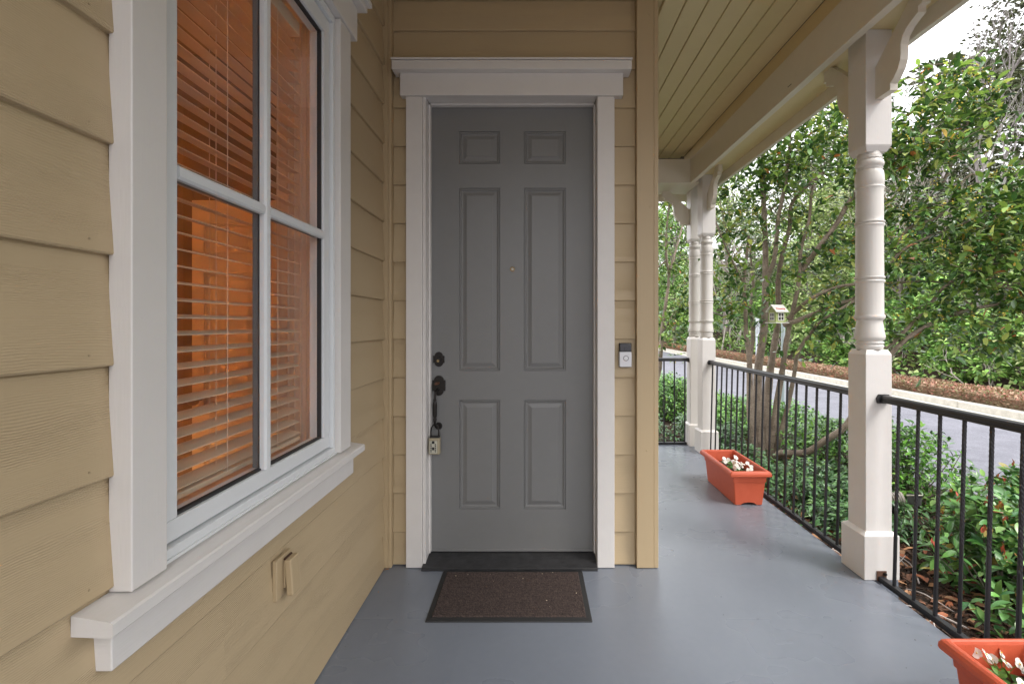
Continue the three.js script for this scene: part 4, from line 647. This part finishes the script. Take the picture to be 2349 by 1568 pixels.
{ // mulch, dead leaves
  const R = rng(88), m4 = new THREE.Matrix4(), q = new THREE.Quaternion(), e = new THREE.Euler(), bare = [];
  const put = (n, Xa, Xb, Za, Zb, g, mat, name, label, cols, lift) => {
    const im = new THREE.InstancedMesh(g, mat, n);
    for (let i = 0; i < n; i++) { const X = lerp(Xa, Xb, R()), Z = lerp(Za, Zb, R()), s = 0.5 + R() * 0.9; e.set((R() - 0.5) * 0.7, R() * 6.28, (R() - 0.5) * 0.7); q.setFromEuler(e); m4.compose(V(X, groundY(X, Z) + lift * R(), Z), q, new THREE.Vector3(s, s, s)); im.setMatrixAt(i, m4); const c = cols[Math.floor(R() * cols.length)], v = 0.7 + R() * 0.6; im.setColorAt(i, new THREE.Color().setRGB(c[0] * v, c[1] * v, c[2] * v)); }
    im.name = name; im.userData = { kind: 'stuff', label }; shadows(im); scene.add(im);
  };
  put(7000, 1.9, 3.4, 1.2, 6.5, new THREE.BoxGeometry(0.035, 0.006, 0.011), std({ roughness: 0.95 }), 'mulch', 'dark brown bark mulch over the garden bed', [[0.07, 0.04, 0.025], [0.12, 0.06, 0.035], [0.04, 0.026, 0.018]], 0.015);
  const lg = leafGeo(0.075, 0.03, 0.5, 0.35); lg.rotateX(-Math.PI / 2);
  put(650, 1.9, 3.0, 1.3, 5.5, lg, std({ roughness: 0.7 }), 'leaf_litter', 'dry orange and brown fallen leaves on the mulch', [[0.36, 0.12, 0.05], [0.30, 0.14, 0.07], [0.42, 0.22, 0.11], [0.20, 0.09, 0.05]], 0.03);
  const tw = []; for (let i = 0; i < 16; i++) { const X = lerp(2.0, 2.7, R()), Z = lerp(1.9, 3.1, R()), a = R() * 6.28, l = 0.15 + R() * 0.25, y = groundY(X, Z) + 0.015; tw.push(limb([V(X, y, Z), V(X + Math.cos(a) * l * 0.5, y + 0.02 + R() * 0.05, Z + Math.sin(a) * l * 0.5), V(X + Math.cos(a + 0.3) * l, y + 0.06 * R(), Z + Math.sin(a + 0.3) * l)], 0.005, 0.002, 5, 6)); }
  const g = mergeGeometries(tw), m = shadows(new THREE.Mesh(g, M.paleBark)); m.name = 'fallen_twigs'; m.userData = { kind: 'stuff', label: 'thin pale dead twigs lying on the mulch' }; scene.add(m);
}

// ------------------------------------------------------------------ garden fittings, posts and signs
{
  const s = thing('garden_spotlight', 'ribbed grey garden spotlight half hidden in the shrubs by the post', 'spotlight', [2.66, -0.22, 3.45]);
  part('stake', cyl(V(2.66, -0.3, 3.45), V(2.66, -0.02, 3.45), 0.012, 0.012, 10), M.bronze, s);
  part('housing', cyl(V(2.62, 0.0, 3.46), V(2.72, 0.03, 3.42), 0.04, 0.045, 20), std({ color: lin(0.3, 0.27, 0.22), roughness: 0.5 }), s);
  for (let i = 0; i < 5; i++) { const a = V(2.66 + i * 0.012, 0.012 + i * 0.0036, 3.444 - i * 0.0048); part('cooling_fin', cyl(a, a.clone().add(new THREE.Vector3(0.004, 0.0012, 0.0016)), 0.050, 0.050, 20), std({ color: lin(0.36, 0.34, 0.3), roughness: 0.5 }), s); }
  part('glass_hood', new THREE.TorusGeometry(0.045, 0.004, 8, 28).rotateX(1.2).translate(2.80, 0.05, -3.42), std({ color: lin(0.5, 0.47, 0.38), roughness: 0.4 }), s);
  part('hood_wall', new THREE.CylinderGeometry(0.045, 0.04, 0.06, 24, 1, true).translate(2.80, 0.018, -3.42), M.spacer, s);
  const st = thing('wooden_stump', 'weathered square wooden stump between trunk and shrubs', 'stump', [3.06, -0.25, 5.65]);
  part('block', box(3.0, 3.13, -0.25, 0.06, 5.6, 5.72, 0.008), M.greyBark, st);
  const p1 = thing('metal_pole', 'pale grey metal pole standing at the near edge of the lane', 'pole', [4.03, -0.3, 7.5]);
  part('shaft', cyl(V(4.03, -0.31, 7.5), V(4.03, 1.55, 7.5), 0.034, 0.027, 18), std({ color: lin(0.36, 0.41, 0.43), roughness: 0.5 }), p1);
  part('cap', new THREE.SphereGeometry(0.03, 16, 10).translate(4.03, 1.555, -7.5), std({ color: lin(0.36, 0.41, 0.43), roughness: 0.5 }), p1);
  const p2 = thing('road_sign', 'small white sign with dark lines on a thin post by the hedge', 'sign', [8.75, -0.2, 18.2]);
  part('post', cyl(V(8.75, -0.2, 18.2), V(8.75, 1.5, 18.2), 0.04, 0.04, 12), std({ color: lin(0.55, 0.6, 0.66), roughness: 0.5 }), p2);
  const pl = part('plate', box(8.68, 8.84, 0.85, 1.55, 18.12, 18.14, 0.004), std({ color: lin(0.72, 0.75, 0.8), roughness: 0.5 }), p2);
  for (const x of [8.71, 8.79]) part('stripe', box(x, x + 0.018, 0.95, 1.45, 18.115, 18.1195), M.gasket, pl);
}
const font = await new FontLoader().loadAsync('fonts/droid/droid_sans_bold.typeface.json');
{ // birdhouse
  const c = at(1783, 770, 4.85), bx = c.x, bz = -c.z, y0 = at(1783, 741, 4.85).y;
  const b = thing('birdhouse', 'small green birdhouse with white roof and windows hanging in the tree', 'birdhouse', [bx, y0, bz]);
  b.userData.label = 'small green birdhouse with white roof and windows hanging in the tree';
  const green = std({ color: lin(0.36, 0.42, 0.16), roughness: 0.55 }), wh = std({ color: lin(0.72, 0.71, 0.64), roughness: 0.55 }), dk = std({ color: lin(0.03, 0.03, 0.03), roughness: 0.4 });
  const R0 = (g) => g.translate(-bx, 0, bz).rotateY(0.28).translate(bx, 0, -bz);
  const w = 0.062, d = 0.05;
  part('base', R0(box(bx - 0.085, bx + 0.085, y0, y0 + 0.009, bz - 0.075, bz + 0.075, 0.002)), wh, b);
  part('body', R0(box(bx - w, bx + w, y0 + 0.009, y0 + 0.125, bz - d, bz + d, 0.002)), green, b);
  const gab = part('gable', R0(sweep([[-d, 0.125], [d, 0.125], [0, 0.175]], bx - w, bx + w, (a, q, s) => [s, y0 + q, -(bz + a)])), green, b);
  const slope = (sg) => sweep([[sg * (d + 0.022), 0.112], [sg * (d + 0.022), 0.120], [sg * 0.0008, 0.192], [sg * 0.0008, 0.183]], bx - w - 0.018, bx + w + 0.018, (a, q, s) => [s, y0 + q, -(bz + a)]);
  const roof = part('roof', R0(slope(-1)), wh, b); part('roof', R0(slope(1)), wh, b);
  const tx = new TextGeometry('Cheery', { font, size: 0.024, depth: 0.001, curveSegments: 4 }); tx.computeBoundingBox(); tx.translate(-tx.boundingBox.max.x / 2, 0, 0);
  const ang = Math.atan2(d + 0.022, 0.072); tx.rotateX(-ang); tx.translate(bx, y0 + 0.142, -(bz - 0.052)); part('lettering', R0(strip(tx)), std({ color: lin(0.6, 0.02, 0.02), roughness: 0.5 }), roof);
  const win = (f) => { const o = part('window', R0(f(-0.033, 0.033, 0.03, 0.105, 0, 0.002)), dk, b); const fr = []; for (const [a, q, e, g] of [[-0.037, 0.037, 0.026, 0.033], [-0.037, 0.037, 0.102, 0.109], [-0.037, -0.030, 0.0335, 0.1015], [0.030, 0.037, 0.0335, 0.1015], [-0.0035, 0.0035, 0.0335, 0.1015], [-0.0295, -0.004, 0.064, 0.071], [0.004, 0.0295, 0.064, 0.071]]) fr.push(f(a, q, e, g, 0.002, 0.005)); part('window_frame', R0(merge(fr)), wh, o); };
  win((a, q, e, g, h, k) => box(bx + a, bx + q, y0 + e, y0 + g, bz - d - k, bz - d - h));
  win((a, q, e, g, h, k) => box(bx - w - k, bx - w - h, y0 + e, y0 + g, bz + a * 0.8, bz + q * 0.8));
  part('hanger', limb([V(bx, y0 + 0.188, bz), V(bx, y0 + 0.35, bz + 0.02), at(1788, 610, 5.28)], 0.002, 0.002, 6, 8), M.rust, b);
}

// ------------------------------------------------------------------ planters with pansies
{
  const L = 0.62, W = 0.30;
  const outer = [[0.0965, 0.262, 0.0], [0.099, 0.265, 0.004], [0.113, 0.279, 0.165], [0.114, 0.280, 0.168], [0.1185, 0.2845, 0.171], [0.121, 0.287, 0.208], [0.121, 0.287, 0.212], [0.147, 0.307, 0.214], [0.1495, 0.3095, 0.220], [0.1485, 0.3085, 0.233], [0.1435, 0.3035, 0.244], [0.136, 0.296, 0.250], [0.128, 0.288, 0.252], [0.122, 0.282, 0.249], [0.119, 0.279, 0.240], [0.103, 0.262, 0.075]];
  let body = rings(outer, 0.008, 3);
  try {
    const ev = new Evaluator(); ev.useGroups = false; ev.attributes = ['position', 'normal', 'uv'];
    const cut = new THREE.CylinderGeometry(0.06, 0.06, 0.9, 32); cut.rotateX(Math.PI / 2); cut.scale(1, 0.45, 1); cut.translate(0, -0.006, 0);
    const A = new Brush(body), B = new Brush(cut); A.updateMatrixWorld(); B.updateMatrixWorld();
    const res = ev.evaluate(A, B, SUBTRACTION).geometry; if (res.attributes.position.count > 50) body = res;
  } catch (e) { console.log('csg', e.message); }
  const petal = (len, wid, tilt, az) => { const g = new THREE.CircleGeometry(1, 9); const p = g.attributes.position; for (let i = 0; i < p.count; i++) { const x = p.getX(i), y = p.getY(i); p.setXYZ(i, x * wid * (0.75 + 0.25 * y), (y + 0.85) * len, 0.12 * len * Math.sin(x * 5 + y * 3) + 0.15 * len * y * y); } g.rotateX(tilt); g.rotateZ(az); g.computeVertexNormals(); return strip(g); };
  const flower = merge(petal(0.0105, 0.0125, 0.1, 0.5), petal(0.0105, 0.0125, 0.1, -0.5).translate(0, 0, -0.001), petal(0.0095, 0.011, -0.1, 1.65).translate(0, 0, 0.001), petal(0.0095, 0.011, -0.1, -1.65).translate(0, 0, 0.0015), petal(0.011, 0.014, 0.2, Math.PI).translate(0, 0, 0.002));
  const eye = new THREE.SphereGeometry(0.0028, 8, 6).translate(0, 0, 0.003), pg = leafGeo(0.035, 0.018, 0.2, 0.3);
  const leafPal = pal([0.6, [0.06, 0.16, 0.03], 0], [0.3, [0.12, 0.27, 0.05], 2], [0.1, [0.28, 0.33, 0.08], 2]);
  const planter = (label, plab, X, Z, R, spots, soilY, n) => {
    const t = thing('planter', label, 'planter', [X, 0.0, Z], 'terracotta window-box planters');
    part('box', body.clone().translate(X, 0.001, -Z), M.terracotta, t);
    part('soil', rings([[0.104, 0.262, 0.08], [0.106, 0.265, soilY], [0.08, 0.24, soilY + 0.006]], 0.01, 2).translate(X, 0, -Z), M.soil, t);
    const pt = thing('pansy_plant', plab, 'flowers', [X, soilY, Z], 'white pansies in the planters');
    const leaves = []; for (const [dx, dz] of spots) for (let k = 0; k < n; k++) whorl(leaves, V(X + dx + (R() - 0.5) * 0.11, soilY + 0.004 + R() * 0.045, Z + dz + (R() - 0.5) * 0.09), new THREE.Vector3((R() - 0.5), 1, (R() - 0.5)).normalize(), 6, R, 1, leafPal, [0.5, 1.4], 0.5, 0.2);
    foliage(pt, leaves, pg, LM, 24);
    const o = origin.get(pt);
    for (const [dx, dz] of spots) for (let k = 0; k < 6; k++) {
      const p = V(X + dx + (R() - 0.5) * 0.13, soilY + 0.045 + R() * 0.05, Z + dz + (R() - 0.5) * 0.09);
      part('stalk', limb([V(X + dx, soilY, Z + dz), p.clone().lerp(V(X + dx, soilY, Z + dz), 0.4).add(new THREE.Vector3(0, 0.01, 0)), p], 0.0013, 0.001, 5, 4), soloMat(leafMatt, lin(0.1, 0.22, 0.05)), pt);
      const f = shadows(new THREE.Mesh(flower, M.petal)); f.name = 'flower'; f.position.copy(p).sub(o); f.rotation.set(-0.5 + (R() - 0.5) * 1.0, (R() - 0.5) * 2.2, (R() - 0.5) * 0.8, 'YXZ'); const s = 0.7 + R() * 0.35; f.scale.set(s, s, s); pt.add(f);
      const ey = shadows(new THREE.Mesh(eye, M.yellow)); ey.name = 'flower_centre'; f.add(ey);
    }
  };
  planter('terracotta planter box standing on the floor beside the corner posts', 'white pansies growing in the planter by the corner posts', 1.56, 3.63, rng(201), [[0.02, -0.17], [0.03, -0.08], [0.02, 0.0], [0.0, 0.08]], 0.165, 7);
  planter('terracotta planter box against the railing beside the red-tipped shrub', 'white pansies growing in the planter by the red-tipped shrub', 1.513, 1.265, rng(202), [[0.0, 0.235], [0.055, 0.21], [0.0, 0.13], [0.05, 0.03], [0.02, -0.08], [0.0, -0.17]], 0.150, 7);
}
{ // grit and leaf crumbs on the porch floor, thicker along the rail and the walls
  const R = rng(515), g = new THREE.TetrahedronGeometry(0.0028).scale(1.5, 0.4, 0.8), n = 170, im = new THREE.InstancedMesh(g, std({ roughness: 0.9 }), n), m = new THREE.Matrix4(), q = new THREE.Quaternion(), v = new THREE.Vector3();
  for (let i = 0; i < n; i++) {
    const Z = 1.3 + R() * 3.7, k = R(), X = k < 0.4 ? 1.70 - R() * R() * 0.5 : k < 0.55 && Z < 2.4 ? -0.76 + R() * R() * 0.4 : Z > 2.45 ? 0.7 + R() * 1.0 : -0.7 + R() * 2.4, sz = 0.4 + R() * R() * 1.5;
    q.setFromAxisAngle(UP, R() * 6.28); m.compose(V(X, 0.0012, Z), q, v.set(sz, sz, sz)); im.setMatrixAt(i, m); const c = R() < 0.8 ? [0.05, 0.04, 0.032] : R() < 0.5 ? [0.30, 0.18, 0.08] : [0.55, 0.52, 0.47]; im.setColorAt(i, lin(...c));
  }
  im.name = 'floor_grit'; im.userData = { kind: 'stuff', label: 'specks of grit and leaf crumbs scattered on the porch floor' }; shadows(im); scene.add(im);
}
{ // a few leaves blown on to the floor
  const g = leafGeo(0.042, 0.013, 0.5, 0.3); g.rotateX(-Math.PI / 2 + 0.06);
  const mat = std({ color: lin(0.42, 0.20, 0.06), roughness: 0.7 });
  for (const [px, py, lab, r] of [[893, 1309, 'dry orange leaf lying on the floor by the inside wall corner', 1.5], [868, 1361, 'small dry yellow leaf lying near the left wall and mat', 0.4], [1628, 1040, 'curled brown leaf lying at the foot of the corner post', 2.2]]) {
    const Z = F * EYE / (py - CY), s = px === 868 ? 0.4 : 0.75; const q = g.clone().scale(s, s, s).rotateY(r), p = at(px, py, Z); q.computeBoundingBox(); q.translate(p.x, 0.001 - q.boundingBox.min.y, p.z); single('fallen_leaf', q, mat, lab, 'leaf');
  }
}

// ------------------------------------------------------------------ hedge across the lane, bank and wood
{
  const R = rng(300), hedge = thing('hedge', 'low clipped reddish-brown hedge along the far kerb', 'hedge', [8.8, -0.18, 20]);
  const g = leafGeo(0.045, 0.024, 0.2, 0.2, 2), list = [], cols = [[0.31, 0.17, 0.11], [0.36, 0.21, 0.14], [0.26, 0.20, 0.10], [0.19, 0.20, 0.08], [0.36, 0.14, 0.10], [0.40, 0.28, 0.19]];
  part('core', box(8.47, 9.18, -0.2, -0.02, -2, 60), std({ color: lin(0.24, 0.165, 0.10), roughness: 1 }), hedge);
  const o = origin.get(hedge);
  for (let i = 0; i < 45000; i++) { const Z = 2 + Math.pow(R(), 1.7) * 44, top = R() < 0.68, X = top ? lerp(8.36, 9.28, R()) : 8.38 + R() * 0.08, Y = top ? 0.015 + 0.04 * L1(X * 6, Z * 4) - Math.pow(Math.abs((X - 8.82) / 0.46), 6) * 0.05 : lerp(-0.165, 0.06, R()); const d = new THREE.Vector3(R() - 0.5, top ? 0.8 : 0.3, R() - 0.5); if (!top) d.x -= 0.6; d.normalize(); const p = V(X, Y, Z); list.push([leafMatrix(p.sub(o), d, R, (0.7 + R() * 0.6) * (1 + Z * 0.02), 0.2), cols[Math.floor(R() * cols.length)]]); }
  const im = new THREE.InstancedMesh(g, leafMatt, list.length); list.forEach(([m, c], i) => { im.setMatrixAt(i, m); const v = 0.7 + R() * 0.7; im.setColorAt(i, lin(c[0] * v, c[1] * v, c[2] * v)); }); im.name = 'foliage'; im.userData.kind = 'stuff'; shadows(im); hedge.add(im);
}
{
  // ivy and brambles over the bank: one mass
  const R = rng(310), g = leafGeo(0.13, 0.10, 0.2, 0.25, 2), N = 70000, im = new THREE.InstancedMesh(g, leafMatt, N);
  const cols = [[0.20, 0.36, 0.08], [0.12, 0.26, 0.05], [0.28, 0.43, 0.11], [0.34, 0.42, 0.15], [0.09, 0.17, 0.045]];
  for (let i = 0; i < N; i++) {
    const Z = 3 + Math.pow(R(), 1.25) * 50, X = 9.35 + Math.pow(R(), 1.1) * 13 * (1 + Z * 0.008), hum = Math.pow(L1(X * 0.9 + 3, Z * 0.9 + 7), 2) * 1.3, Y = groundY(X, Z) + hum * (0.15 + 0.85 * R());
    const d = new THREE.Vector3((R() - 0.7), R() * 0.7 - 0.1, R() - 0.3).normalize(), c = cols[Math.floor(L1(X * 0.6, Z * 0.6) * 2.2 + R() * 2.8) % 5], v = 0.7 + R() * 0.6;
    im.setMatrixAt(i, leafMatrix(V(X, Y, Z), d, R, 0.7 + R() * 0.7, 0.1)); im.setColorAt(i, lin(c[0] * v, c[1] * v, c[2] * v));
  }
  im.name = 'bank_undergrowth'; im.userData = { kind: 'stuff', label: 'ivy and brambles covering the bank beyond the lane' }; shadows(im); scene.add(im);
}
function bareTree(label, X, Z, h, seed, o = {}) {
  const R = rng(seed), y0 = groundY(X, Z) - 0.1, t = thing(o.name ?? 'bare_tree', label, o.category ?? 'tree', [X, y0, Z], o.group), big = [], fine = [];
  const grow = (p, d, len, r, lv) => {
    const q = p.clone().addScaledVector(d, len), mid = p.clone().lerp(q, 0.5).add(new THREE.Vector3(R() - 0.5, R() - 0.5, R() - 0.5).multiplyScalar(len * 0.14));
    (lv < 2 ? big : fine).push(limb([p, mid, q], r, r * 0.62, lv < 2 ? 7 : 3, 4)); if (lv >= (o.levels ?? 5)) return;
    const n = lv === 0 ? (o.first ?? 4) : 2 + Math.floor(R() * 2);
    for (let i = 0; i < n; i++) { const dd = d.clone().add(new THREE.Vector3(R() - 0.5, (R() - 0.3) * 0.8, R() - 0.5).multiplyScalar(o.wide ?? 1.25)).normalize(); grow(q.clone().lerp(p, R() * 0.45), dd, len * (0.62 + R() * 0.2), r * 0.6, lv + 1); }
  };
  for (let k = 0; k < (o.stems ?? 1); k++) grow(V(X + (R() - 0.5) * (o.foot ?? 0), y0, Z + (R() - 0.5) * (o.foot ?? 0)), new THREE.Vector3((R() - 0.5) * (o.lean ?? 0.3), 1, (R() - 0.5) * (o.lean ?? 0.3)).normalize(), h * 0.3, o.r ?? h * 0.014, 0);
  if (big.length) part('trunk', mergeGeometries(big), o.mat ?? M.paleBark, t);
  if (fine.length) part('twigs', mergeGeometries(fine), o.mat ?? M.paleBark, t).userData.kind = 'stuff';
  return t;
}
function bankTree(label, X, Z, h, w, seed, cols, o = {}) {   // evergreen of the wood: trunk, limbs and clumped crown
  const R = rng(seed), y0 = groundY(X, Z) - 0.1, t = thing(o.name ?? 'evergreen_tree', label, o.category ?? 'tree', [X, y0, Z], o.group), g = leafGeo(o.leaf ?? 0.16, (o.leaf ?? 0.16) * 0.6, 0.2, 0.2, 2), list = [], tubes = [], og = origin.get(t);
  const clumps = []; for (let i = 0; i < (o.clumps ?? 26); i++) { const a = R() * 6.28, e = R(), rr = Math.sqrt(R()); clumps.push([V(X + Math.cos(a) * w * rr * (1.05 - e * 0.5), y0 + h * ((o.low ?? 0.35) + (1 - (o.low ?? 0.35)) * e), Z + Math.sin(a) * w * rr * (1.05 - e * 0.5)), w * (0.25 + 0.2 * R())]); }
  const tr = [V(X, y0, Z), V(X + 0.1 * w * (R() - 0.5), y0 + h * 0.35, Z), V(X + 0.2 * w * (R() - 0.5), y0 + h * 0.8, Z)], cv = new THREE.CatmullRomCurve3(tr);
  part('trunk', limb(tr, h * 0.022, h * 0.008, 8, 10, 0.1, seed), M.greyBark, t);
  for (const [c, r] of clumps) {
    const s = cv.getPointAt(clamp((c.y - y0) / h * 0.8, 0.1, 0.95)); tubes.push(limb([s, s.clone().lerp(c, 0.5).add(new THREE.Vector3(0, 0.1, 0)), c], 0.05, 0.012, 4, 4));
    for (let k = 0; k < (o.per ?? 240); k++) { const v = new THREE.Vector3(R() * 2 - 1, R() * 2 - 1, R() * 2 - 1).normalize().multiplyScalar(r * (0.55 + 0.55 * R())); v.y *= 0.75; const p = c.clone().add(v), d = v.clone().normalize().add(new THREE.Vector3(R() - 0.5, R() - 0.4, R() - 0.5)).normalize(), cc = cols[Math.floor(R() * cols.length)], q = 0.65 + R() * 0.7; list.push([leafMatrix(p.sub(og), d, R, 0.7 + R() * 0.6, 0.1), lin(cc[0] * q, cc[1] * q, cc[2] * q)]); }
  }
  part('limbs', mergeGeometries(tubes), M.greyBark, t).userData.kind = 'stuff';
  const im = new THREE.InstancedMesh(g, leafMatt, list.length); list.forEach(([m, c], i) => { im.setMatrixAt(i, m); im.setColorAt(i, c); }); im.name = 'crown'; im.userData.kind = 'stuff'; shadows(im); t.add(im); return t;
}
{
  const olive = [[0.10, 0.12, 0.05], [0.13, 0.15, 0.07], [0.08, 0.09, 0.045], [0.16, 0.17, 0.09]], bright = [[0.20, 0.38, 0.07], [0.13, 0.28, 0.05], [0.30, 0.45, 0.11], [0.09, 0.19, 0.04]], pale = [[0.34, 0.44, 0.15], [0.26, 0.37, 0.11], [0.40, 0.46, 0.20]];
  bankTree('tall dark olive evergreen oak rising behind the bare tree', 16.6, 13.6, 9.5, 3.0, 401, olive, { clumps: 40, per: 420, leaf: 0.14 });
  bankTree('broad dark evergreen on the bank beyond the lane, left of the oak', 17, 19, 5.0, 3.0, 402, olive, { clumps: 36, per: 260 });
  bareTree('grey leafless tree standing in front of the evergreen oak', 11.7, 12.2, 9, 411, { levels: 6, first: 4, wide: 1.0, r: 0.075, mat: M.twigGrey });
  bareTree('pale leafless tree with many thin stems on the bank behind the main tree', 12.5, 16.5, 8.5, 412, { levels: 5, stems: 4, foot: 1.6, lean: 0.7, first: 3, r: 0.045 });
  bareTree('pale twiggy leafless tree seen behind the far corner posts', 9.9, 24, 8, 413, { levels: 5, stems: 4, foot: 1.6, lean: 0.7, first: 3, r: 0.045 });
  const br = [[9.9, 9.6], [10.3, 11.2], [9.8, 13.2], [10.4, 15.6], [9.9, 18.5], [10.2, 22], [10, 27], [9.8, 7.9], [10.8, 8.7], [11.5, 10.2]];
  br.forEach(([x, z], i) => bareTree('leafless pale bramble thicket on the bank above the hedge', x, z, 1.6 + (i % 3) * 0.5, 420 + i, { name: 'bramble', category: 'bramble', group: 'pale brambles on the bank', stems: 8, foot: 1.2, lean: 1.6, levels: 3, first: 2, r: 0.014, wide: 1.6 }));
  const bs = [[9.95, 10.3, 1.5, 0.9, 0], [10.2, 8.9, 1.3, 0.8, 1], [10.5, 12.4, 2.0, 1.1, 0], [9.9, 15.0, 1.8, 1.0, 0], [11.2, 14.2, 3.0, 1.3, 0], [10.9, 17.5, 2.8, 1.3, 1], [10.2, 20.5, 2.6, 1.3, 0], [12.5, 10.6, 2.4, 1.2, 1], [11.5, 23, 4.2, 1.8, 0], [10.6, 30, 5, 2.2, 0], [13.5, 18, 3.5, 1.6, 1], [9.6, 36, 6, 2.6, 0], [12.8, 27, 6, 2.4, 0], [14, 9.3, 2.6, 1.4, 0], [15.5, 22.5, 5, 2.2, 1]];
  bs.forEach(([x, z, h, w, k], i) => bankTree(k ? 'pale yellow-green leafy bush on the bank above the hedge' : 'bright green leafy bush on the bank above the hedge', x, z, h, w, 440 + i, k ? pale : bright, { name: 'bank_bush', category: 'bush', group: k ? 'pale bushes on the bank' : 'green bushes on the bank', clumps: 14, per: z > 24 ? 260 : 300, low: 0.12, leaf: 0.085 + z * 0.002 }));
  [[11.6, 17.8, 6.0, 2.2], [12.6, 21, 9, 3], [10.8, 26, 9.5, 3]].forEach(([x, z, h, w], i) => bankTree(['tall pale-green tree on the bank seen through the main tree', 'tall dark olive tree on the bank seen through the main tree', 'tall pale tree farther down the lane before the ivy-covered tree'][i], x, z, h, w, 460 + i, i === 1 ? olive : pale, { clumps: 34, per: 280, low: 0.15, leaf: 0.13, group: 'tall trees behind the main tree' }));
  const vine = bankTree('tall ivy-covered tree far down the lane', 7.9 + 1.6, 31, 9, 2.6, 470, bright, { name: 'ivy_tree', clumps: 36, per: 260, low: 0.1, leaf: 0.16 });
  const far = [[11, 44, 10, 4], [15, 40, 9, 4], [20, 30, 9, 4], [21, 22, 8, 3.5], [22, 15, 8, 3.5], [14, 55, 12, 5], [4, 62, 12, 6], [9, 66, 13, 6], [-4, 60, 12, 6]];
  far.forEach(([x, z, h, w], i) => bankTree(i % 2 ? 'distant olive tree in the wood up the bank' : 'distant bright green tree in the wood up the bank', x, z, h, w, 480 + i, i % 2 ? olive : bright, { clumps: 22, per: 260, low: 0.1, leaf: 0.34, group: i % 2 ? 'distant olive trees of the wood' : 'distant green trees of the wood' }));
}

scene.traverse((o) => { if (o.isMesh) { o.castShadow = true; o.receiveShadow = true; } });
renderer.render(scene, camera);
